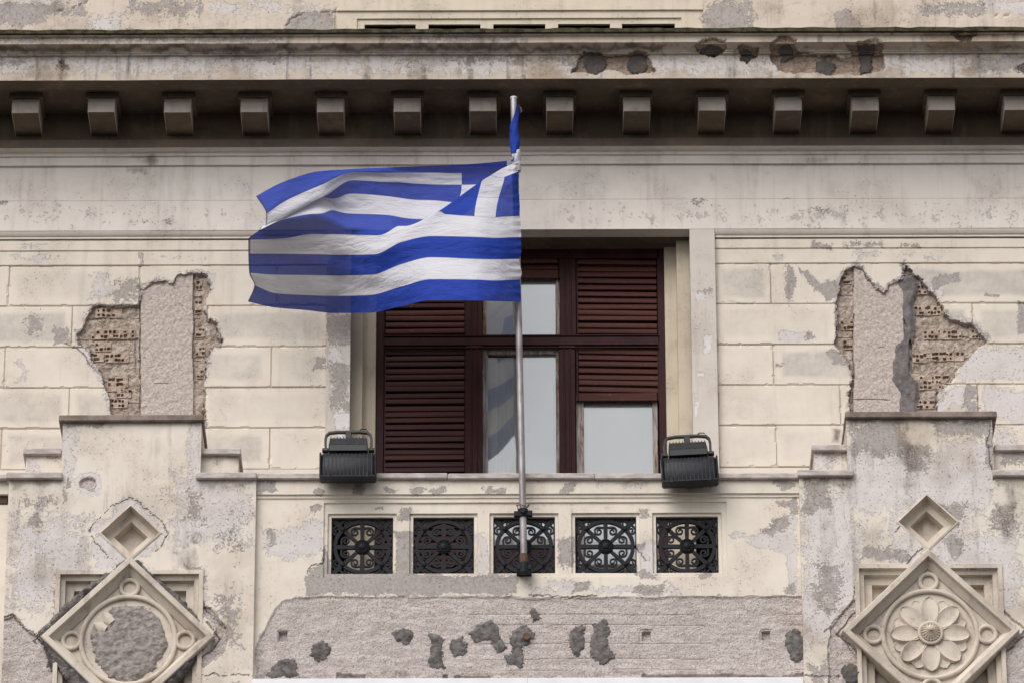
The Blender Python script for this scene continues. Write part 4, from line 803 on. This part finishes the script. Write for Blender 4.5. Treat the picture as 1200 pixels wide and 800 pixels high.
    if rosette:
        def petal(L0, L1, wd, lift, y0):
            rows = 14; cols = 9; mb = MB(); rings = []
            for i in range(rows+1):
                t = i/rows; r_ = L0+(L1-L0)*t; w_ = wd*(math.sin(math.pi*min(1, (t**1.25*.86+.14)))**.5)*(1 if t < .999 else .02)
                row = []
                for j in range(cols):
                    s_ = -1+2*j/(cols-1); prof = lift*(.35+.65*math.sin(math.pi*(.15+.75*t)))
                    hgt = prof*(1-.55*(1-abs(s_))**1.2+(.22 if abs(s_) > .7 and abs(s_) < .95 else 0)) if abs(s_) < .97 else 0
                    if abs(s_) < .14: hgt += lift*.15
                    row.append((r_, y0-hgt, s_*w_))
                rings.append(row)
            return mb.loft(rings, False, False, False)
        org = np.array([cx, yb, cz])
        for kind, (a0, L0, L1, wd, lift, y0) in {'back_petal': (math.pi/8, .07, .308, .088, .022, -.004), 'petal': (0, .075, .315, .090, .034, -.010)}.items():
            f_ = petal(L0, L1, wd, lift, y0).build(kind, 'ornament', md, smooth=True, org=np.zeros(3)); f_.location = Vector(org)-Vector(ORG[md.name])
            f_.rotation_euler.y = -(math.pi/2+a0)
            for k in range(1, 8):
                c = copyobj(f_, (0,0,0), md); c.rotation_euler.y = -(math.pi/2+a0+k*math.pi/4)
        disc_ring('boss_ring', cx, cz, .088, .014, yb-.035)
        n = 48; mb = MB(); rings = []
        for (r_, h_) in ((.078, .02), (.076, .05), (.066, .062), (.05, .078), (.03, .092), (.012, .098), (.002, .099)):
            rings.append([(cx+r_*(1+.06*math.cos(k*math.pi*2*16/n))*math.cos(2*math.pi*k/n), yb-h_-.004*math.cos(k*math.pi*2*16/n), cz+r_*(1+.06*math.cos(k*math.pi*2*16/n))*math.sin(2*math.pi*k/n)) for k in range(n)])
        mb.loft(rings).build('boss', 'ornament', md, smooth=True)
        for k in range(20):
            a = 2*math.pi*k/20; MB().loft([[(cx+.069*math.cos(a)+q*math.cos(j*math.pi/3), yb-hh, cz+.069*math.sin(a)+q*math.sin(j*math.pi/3)) for j in range(6)] for q, hh in ((.009, .04), (.008, .066), (.003, .072))]).build('bead', 'ornament', md)
    else:
        poly = [(109,732),(116,736),(124,722),(132,712),(148,708),(170,711),(185,722),(192,738),(196,752),(192,768),(182,782),(165,793),(158,799),(150,806),(140,798),(128,792),(115,778),(108,762),(106,748)]
        blob(poly, 'mortar_fill', 'mortar_disc', md, p-.045, .022, 4, res=.007, warp=5)
        for an in (130, 152):
            a = math.radians(an); mb = MB(); rings = []
            for i in range(9):
                t = i/8; r_ = .20+.115*t; w_ = .05*math.sin(math.pi*(.35+.6*t)); rings.append([(cx+r_*math.cos(a)-s_*w_*math.sin(a), yb-.03*(1-s_*s_)*(1-.5*t)-.004, cz+r_*math.sin(a)+s_*w_*math.cos(a)) for s_ in (-1, -.6, -.2, .2, .6, 1)])
            mb.loft(rings, False, False, False).build('petal_stump', 'ornament', md, smooth=True)
        # grey mortar packed round the frame
        for poly in ([(42,742),(96,690),(150,654),(153,660),(100,697),(54,745)],[(156,656),(162,655),(215,703),(238,728),(232,730),(200,702)],[(44,746),(55,746),(120,812),(112,826),(80,800)],[(248,748),(240,752),(196,790),(186,810),(200,806),(222,782)]):
            blob(poly, 'mortar_packing', 'mortar', o, p+.004, .03, 5, res=.007, warp=4)
    return o
pier(152.5, (623.7, 748, -2.5), (72.5, 235.5), (6, 298.2), [(30.5, 73, 8, 73.8, -1), (235, 279.5, 230, 301, 1)], 488.5, 526, 557.5, 'lpier', 'pier', 'cream pier with a mortar-filled medallion', False, .685)
pier(1087, (611, 741, 3.5), (993, 1164), (939.5, 1245), [(954, 993, 934.3, 1000, -1), (1164, 1212, 1163, 1236, 1)], 484.5, 521.5, 554.5, 'rpier', 'pier_worn', 'heavily peeled pier with a carved flower medallion', True, .70)
# ---------------------------------------------------------------- recessed neighbour bay at the far left
bx(-60, 561, 11, 579, .3, P_PAR-.02).build('side_coping_block', 'cream', B, bevel=.006, key='wall')
bx(-60, 555, 8, 560.6, .3, P_PAR+.04).build('side_coping', 'coping', B, bevel=.006)
bx(-60, 579.4, 9, 590, .3, P_PAR-.05).build('side_lintel', 'brown_steel', B, bevel=.004)
bx(-60, 590.5, 9, 836, .3, P_PAR-.06).build('side_panel', 'cream', B, bevel=.004)
# ================================================================== white board under the balcony
wb = thing('sign_board', 'plain white board fixed under the balcony, only its top edge in view', 'board', (0, -P_PAR, zlow-.3))
z1 = PZ(793.6, .74); MB().box(PX(296, 795, .74), PX(618, 795, .74), -.74, -P_PAR+.06, z1-.9, z1).build('panel', 'white_board', wb, bevel=.004)
MB().box(PX(618.4, 795, .74), PX(941.5, 795, .74), -.74, -P_PAR+.06, z1-.9, z1).build('panel', 'white_board', wb, bevel=.004)
# ================================================================== flagpole and flag
fpb = P(614.2, 664, .72); fpt = P(602, 115, .86)
pb = Vector((fpb[0], -.72, fpb[1])); pt = Vector((fpt[0], -.86, fpt[1]))
fp = thing('flagpole', 'grey metal flagpole bolted upright to the front of the balcony', 'flagpole', tuple(pb))
pts = [pb.lerp(pt, k/24) for k in range(25)]
MB().tube(pts, .0275, 20, .0265).build('shaft', 'pole_metal', fp, smooth=True)
def at_v(v):                                          # point on the pole axis seen at picture row v
    lo, hi = 0., 1.
    for _ in range(40):
        mid = (lo+hi)/2; q = np.array(pb.lerp(pt, mid))[None, :]
        if proj(q)[1][0] > v: lo = mid
        else: hi = mid
    return pb.lerp(pt, (lo+hi)/2)
ax = (pt-pb).normalized()
MB().tube([pt-ax*.004, pt+ax*.006], .029, 16).build('end_cap', 'white_board', fp, bevel=.002)
q = at_v(601); c = MB().tube([q-ax*.035, q+ax*.035], .042, 16); c.box(q.x-.012, q.x+.012, q.y, -P_PAR+.03, q.z-.025, q.z+.025); c.box(q.x+.03, q.x+.075, q.y-.02, q.y+.02, q.z-.028, q.z+.02); c.box(q.x-.072, q.x-.03, q.y-.02, q.y+.02, q.z-.03, q.z+.014); c.build('clamp', 'iron', fp, bevel=.004)
MB().tube([(q.x, q.y-.03, q.z), (q.x, q.y-.062, q.z)], .022, 8).build('clamp_bolt', 'iron', fp, bevel=.003)
wl = [(q.x+.05*math.cos(t)+.004*math.sin(5*t), q.y+.05*math.sin(t), q.z+.055+.02*math.sin(2*t+1)+.012*math.sin(t*3)) for t in np.linspace(0, 12.4, 60)]
MB().tube(wl, .004, 5).build('wire_tie', 'rust', fp)
q = at_v(662); s_ = MB().tube([q-ax*.07, q+ax*.02], .045, 16); s_.box(q.x-.06, q.x+.06, q.y-.03, -P_PAR+.02, q.z-.045, q.z+.0); s_.build('socket', 'iron', fp, bevel=.005)
q = at_v(655); MB().tube([q-ax*.035, q+ax*.045], .034, 12).build('shim', 'rust', fp, bevel=.002)
q = at_v(128); MB().tube([(q.x+.026, q.y, q.z+.02), (q.x+.04, q.y-.01, q.z+.03), (q.x+.055, q.y-.012, q.z+.0), (q.x+.065, q.y-.012, q.z-.03), (q.x+.052, q.y-.01, q.z-.045), (q.x+.05, q.y-.01, q.z-.02)], .009, 6, .005).build('rope_end', 'rust', fp)
# --- the cloth, from its stripe boundaries; k = the same crease line on every column, each entry (t, u, v, p)
def tail(us, vs, ps, t0=6): return [(t0+i, u, v, p_) for i, (u, v, p_) in enumerate(zip(us, vs, ps))]
cols = {
 0.0: [(0,603,178,.84),(.8,604,181,.82),(1.4,605,184,.82),(1.8,606,187,.83),(2.3,607.5,191,.87),(3,608,201,.87),(4.5,609,240,.86)]+tail((609.5,610,610.5,611),(278,303.5,328,354),(.86,.85,.85,.84)),
 0.6: [(0,601,186,.81),(.8,602,188,.80),(1.4,602.5,191,.80),(1.8,602.5,194,.82),(2.3,602.5,192,.90),(3,603,203,.91),(4.5,600,241,.89)]+tail((600,600,600.5,601),(278.3,303.7,328.3,353.6),(.89,.88,.88,.86)),
 2.0: [(0,598.5,187.8,.78),(.7,599,191,.76),(1.3,599,196,.76),(1.9,596,205,.79),(2.5,591,196.5,.92),(3,591,208,.93),(4.5,582,243,.91)]+tail((579,579,579,579),(279,304,329,353),(.91,.90,.90,.88)),
 3.0: [(0,594,188.6,.71),(.8,594,196,.69),(1.6,590,206,.69),(2.5,578,222,.74),(3.2,566,211.5,.96),(3.6,562,222,.97),(5,556,253.5,.94)]+tail((556,556,556,556),(278,303.5,328,352.3),(.94,.92,.91,.89)),
 5.0: [(0,541,193.2,.64),(1,541,203,.62),(2.2,541,220,.63),(4.2,524,262,.70),(5.0,508,251,.98),(5.3,507,260,.99),(5.6,506.5,267,.98)]+tail((506,506,506,506),(277,301.5,327.5,352),(.97,.94,.92,.90)),
 6.5: [(0,500,194.8,.62),(1,500,202.7,.62),(2.4,497,222.5,.62),(4.7,484,270,.70),(5.15,476,265,.94),(5.4,474,271,.96),(5.7,472.5,276.5,.97)]+tail((471,471,470.5,470),(284,309.5,336,359),(.96,.93,.90,.86)),
 8.0: [(0,458,196.4,.64),(1,457,202.6,.68),(2.5,455,221,.67),(4,449,252,.68),(4.6,445,266,.77),(5,442,276,.83),(5.5,440,288,.87)]+tail((437,435,433,432),(298.5,322,346,366.7),(.89,.86,.82,.78)),
 9.5: [(0,416,198.2,.70),(1,415,202.3,.80),(2.5,413,218,.74),(4,408,250.4,.70),(4.6,405,264,.70),(5,403,275,.71),(5.5,401,287,.73)]+tail((399,397,395,394),(299,323,347,367),(.75,.74,.73,.72)),
 11.0: [(0,374,201,.88),(1,374,218,.95),(1.9,373,234,.93),(3.2,371,229,.74),(4,370,251,.69),(5,366,274.5,.69),(5.5,364,286,.70)]+tail((362,360,358,356),(298.2,322.4,346,363.4),(.71,.71,.71,.72)),
 12.3: [(0,332,213.5,.98),(1,334,236,1.01),(2,336,254,.99),(3,334,244,.81),(4,334,257,.73),(5,332,279.5,.71),(5.5,330,288,.72)]+tail((329,326,324,322),(297.7,322,344,360.5),(.73,.76,.79,.76)),
 13.5: [(0,300,230,1.0),(1,312,251,1.03),(2,311,265,1.0),(3,306,266.5,.88),(4,303,270.5,.82),(5,291,281,.78),(5.5,291,289,.77)]+tail((291,292,298,290.5),(297.5,320,334.5,353.6),(.76,.80,.84,.74)),
}
def pchip(x, Y, xq):
    x = np.asarray(x, float); h = np.diff(x); d = np.diff(Y, axis=0)/h.reshape((-1,)+(1,)*(Y.ndim-1)); mslope = np.zeros_like(Y)
    for k in range(1, len(x)-1):
        a, b = d[k-1], d[k]; w1, w2 = 2*h[k]+h[k-1], h[k]+2*h[k-1]
        with np.errstate(divide='ignore', invalid='ignore'): mm = (w1+w2)/(w1/a+w2/b)
        mslope[k] = np.where(a*b > 0, mm, 0)
    mslope[0] = d[0]; mslope[-1] = d[-1]; i = np.clip(np.searchsorted(x, xq)-1, 0, len(x)-2); sh_ = (-1,)+(1,)*(Y.ndim-1)
    t = ((xq-x[i])/h[i]).reshape(sh_); hh = h[i].reshape(sh_)
    return (2*t**3-3*t**2+1)*Y[i]+(t**3-2*t**2+t)*hh*mslope[i]+(-2*t**3+3*t**2)*Y[i+1]+(t**3-t**2)*hh*mslope[i+1]
for s_ in cols:                                                # the lobe by the pole leans up to the light, the fly half hangs under itself
    c_ = cols[s_]
    for k_, (t_, u_, v_, p_) in enumerate(c_):
        if .5 < s_ < 6 and k_ >= 5: p_ += .085*(t_-c_[5][0])*min(1, s_/4.5)*(1-max(0, s_-4)*.25)
        if s_ > 7 and k_ >= 4: p_ += (.24 - .135*(t_-4))*min(1, (s_-7)/2)
        if .5 < s_ < 9 and k_ <= 2: p_ += .05*(2-k_)
        c_[k_] = (t_, u_, v_, p_)
ss = np.array(sorted(cols)); Y = np.array([cols[s] for s in ss])           # (columns, k, 4)
NK, NS = 150, 230
Yk = pchip(np.arange(Y.shape[1]), np.swapaxes(Y, 0, 1), np.linspace(0, Y.shape[1]-1, NK))     # (NK, columns, 4)
sq_ = np.linspace(0, 13.5, NS); G = pchip(ss, np.swapaxes(Yk, 0, 1), sq_)                     # (NS, NK, 4)
V = np.zeros((NS, NK, 3)); T = G[:, :, 0]; SS = np.repeat(sq_[:, None], NK, 1)
wr = (fbm(SS*.5+T*.25, T*1.3, 1.0, 4, 5)-.5)*.05+.016*np.sin(T*2.1+SS*.75)*np.exp(-((SS-3)/4)**2)
gat = np.exp(-SS/.55)*.012*np.sin(T*17)*(T > 2)                                               # gathers along the hoist tape
edge = np.clip(SS/1.0, 0, 1); PP = G[:, :, 3]+wr*edge*.9+gat; G[:, :, 1] += np.exp(-SS/.3)*(fbm(T*0, T, 1.7, 3, 3)-.5)*5*(T > 2.6); G[:, :, 2] += np.exp(-SS/.7)*np.sin(T*13)*.5*(T > 2.6)
for a in range(NS):
    for b in range(NK):
        x, z = P(G[a, b, 1], G[a, b, 2], PP[a, b]); V[a, b] = (x, -PP[a, b], z)
fbase = at_v(354)
fg = thing('flag', 'blue and white striped flag with a white cross canton blowing from the pole', 'flag', tuple(fbase))
i, j = np.meshgrid(np.arange(NS-1), np.arange(NK-1), indexing='ij'); i = i.ravel(); j = j.ravel(); f = np.column_stack([i*NK+j, i*NK+j+1, (i+1)*NK+j+1, (i+1)*NK+j])
me = npmesh('cloth', V.reshape(-1, 3), f, ORG[fg.name], True); uvl = me.uv_layers.new(name='UVMap'); uvv = np.column_stack([SS.ravel(), T.ravel()])[f.ravel()]
uvl.data.foreach_set('uv', uvv.astype(np.float32).ravel()); link('cloth', me, 'flag_cloth', fg)
# the corner of the canton twisted round the pole
q0, q1 = at_v(182), at_v(134); n = 20; rings = []
for k in range(15):
    t = k/14; c = q0.lerp(q1, t); ring = []
    for a in range(n):
        an = 2*math.pi*a/n; top_ = .12*math.cos(an-.2)*t; r_ = .037+.004*math.sin(an*3+t*9)+.003*math.sin(an*2-t*14); ring.append((c.x+r_*math.cos(an), c.y+r_*math.sin(an), c.z+top_))
    rings.append(ring)
MB().loft(rings, False, False).build('pole_wrap', 'flag_blue', fg, smooth=True)
q0, q1 = at_v(203), at_v(178.5); rings = []
for k in range(15):
    t = k/14; c = q0.lerp(q1, t); rings.append([(c.x+.008+(.036+.004*math.sin(an*4+t*12)+.003*math.sin(t*22))*math.cos(an), c.y+(.038+.004*math.sin(an*3-t*10))*math.sin(an), c.z+.02*math.cos(an)) for an in np.linspace(0, 2*math.pi, 24, endpoint=False)])
MB().loft(rings, False, False).build('gathered_knot', 'flag_white', fg, smooth=True)
# ================================================================== floodlights on the coping
def floodlight(uc, vb, ang, label):
    p0 = P_PAR+.07; x, z = P(uc, vb, .86)
    t = thing('floodlight', label, 'floodlight', (x, -.70, z), 'floodlights on the balcony coping'); t.rotation_euler.y = -ang; t.scale = (.93, .93, .93)
    org = np.array([x, -.70, z]); W_ = .232; s = 129/1000
    def b(mb, name, mat='lamp_black', par_=None, **k): 
        o = mb.build(name, mat, par_ or t, org=np.zeros(3), **k); return o
    H = .262
    shell = [(.14, 0), (.17, .006), (.165, .10), (.155, .17), (.135, .215), (.10, .243), (.06, .255), (.015, .25), (.012, .0)]
    def ring(x_, sc=1., dy=0): return [(x_, -(q[0]*sc)-dy, q[1]*(.97 if sc < 1 else 1)) for q in shell]
    hs_ = MB().loft([ring(-W_, .9), ring(-W_+.02), ring(W_-.02), ring(W_, .9)]); body = b(hs_, 'housing', bevel=.004, smooth=True)
    for sx in (-1, 1): b(MB().box(sx*W_-.004*sx, sx*(W_+.012), -.172, -.03, -.002, .225), 'end_plate', bevel=.006)
    f0 = None
    for k in range(13):
        xx = -W_+.03+k*(2*W_-.06)/12
        if f0 is None: f0 = b(MB().loft([[(xx+d, -(q[0]+.003), q[1]+(.005 if q[1] > .2 else 0)) for q in shell[1:7]]+[(xx+d, -(q[0]-.02), q[1]-.01) for q in reversed(shell[1:7])] for d in (-.004, .004)]), 'fin', par_=body); fx = xx
        else: copyobj(f0, (xx-fx, 0, 0), body)
    b(MB().box(-W_-.008, W_+.008, -.186, -.06, -.014, .006), 'rim', bevel=.004)
    for xx in (-.165, .165): b(MB().box(xx-.014, xx+.014, -.197, -.17, -.022, .022), 'latch', bevel=.003)
    bxm = MB().loft([[(sx*(.170-.012*(q[1] > .35)), -q[0], q[1]) for q in ((.10, .262), (.105, .325), (.075, .40), (-.10, .40), (-.10, .262))] for sx in (-1, 1)]); gear = b(bxm, 'gear_box', bevel=.006)
    b(MB().box(-.160, .160, -.112, -.098, .266, .318), 'shade_strip', 'lamp_dark', gear)  # solid dark strip laid on the box front as painted shade
    f1 = None
    for k in range(12):
        xx = -.15+k*.3/11
        if f1 is None: f1 = b(MB().loft([[(xx+d, -.108, .328), (xx+d, -.082, .405), (xx+d, .08, .405), (xx+d, .08, .39), (xx+d, -.06, .39), (xx+d, -.09, .326)] for d in (-.004, .004)]), 'fin', par_=gear); fx = xx
        else: copyobj(f1, (xx-fx, 0, 0), gear)
    pts = [(-.195, -.03, .29), (-.198, -.03, .40), (-.19, -.03, .44), (-.165, -.03, .463), (-.1, -.03, .472), (.1, -.03, .472), (.165, -.03, .463), (.19, -.03, .44), (.198, -.03, .40), (.195, -.03, .29)]
    rings = []
    for k, q in enumerate(pts):
        a = Vector(pts[min(k+1, 9)])-Vector(pts[max(k-1, 0)]); a.normalize(); nn = Vector((a.z, 0, -a.x))*.010; q = Vector(q); rings.append([q+nn+Vector((0,-.02,0)), q-nn+Vector((0,-.02,0)), q-nn+Vector((0,.02,0)), q+nn+Vector((0,.02,0))])
    b(MB().loft(rings), 'yoke', 'lamp_dark', bevel=.002)
    b(MB().box(-.025, .025, -.055, .0, .402, .462), 'yoke_stem', 'lamp_dark', bevel=.003)
    for sx in (-1, 1): b(MB().tube([(sx*.172, -.03, .30), (sx*.225, -.03, .30)], .024, 12), 'pivot_knob', 'lamp_dark', bevel=.003)
    b(MB().tube([(.09, -.035, .478), (.11, -.05, .492), (.15, -.05, .49), (.175, -.04, .465), (.185, -.03, .43)], .005, 6), 'cable', 'lamp_dark')
    b(MB().box(-.10, .10, -.02, .10, .085, .262), 'foot', 'lamp_dark', bevel=.004)
    return t
floodlight(407.5, 557, .003, 'black finned floodlight on the coping below the dark closed shutter')
floodlight(809.5, 562, .052, 'tilted black finned floodlight on the coping below the half-raised shutter')
S.render.engine = 'CYCLES'
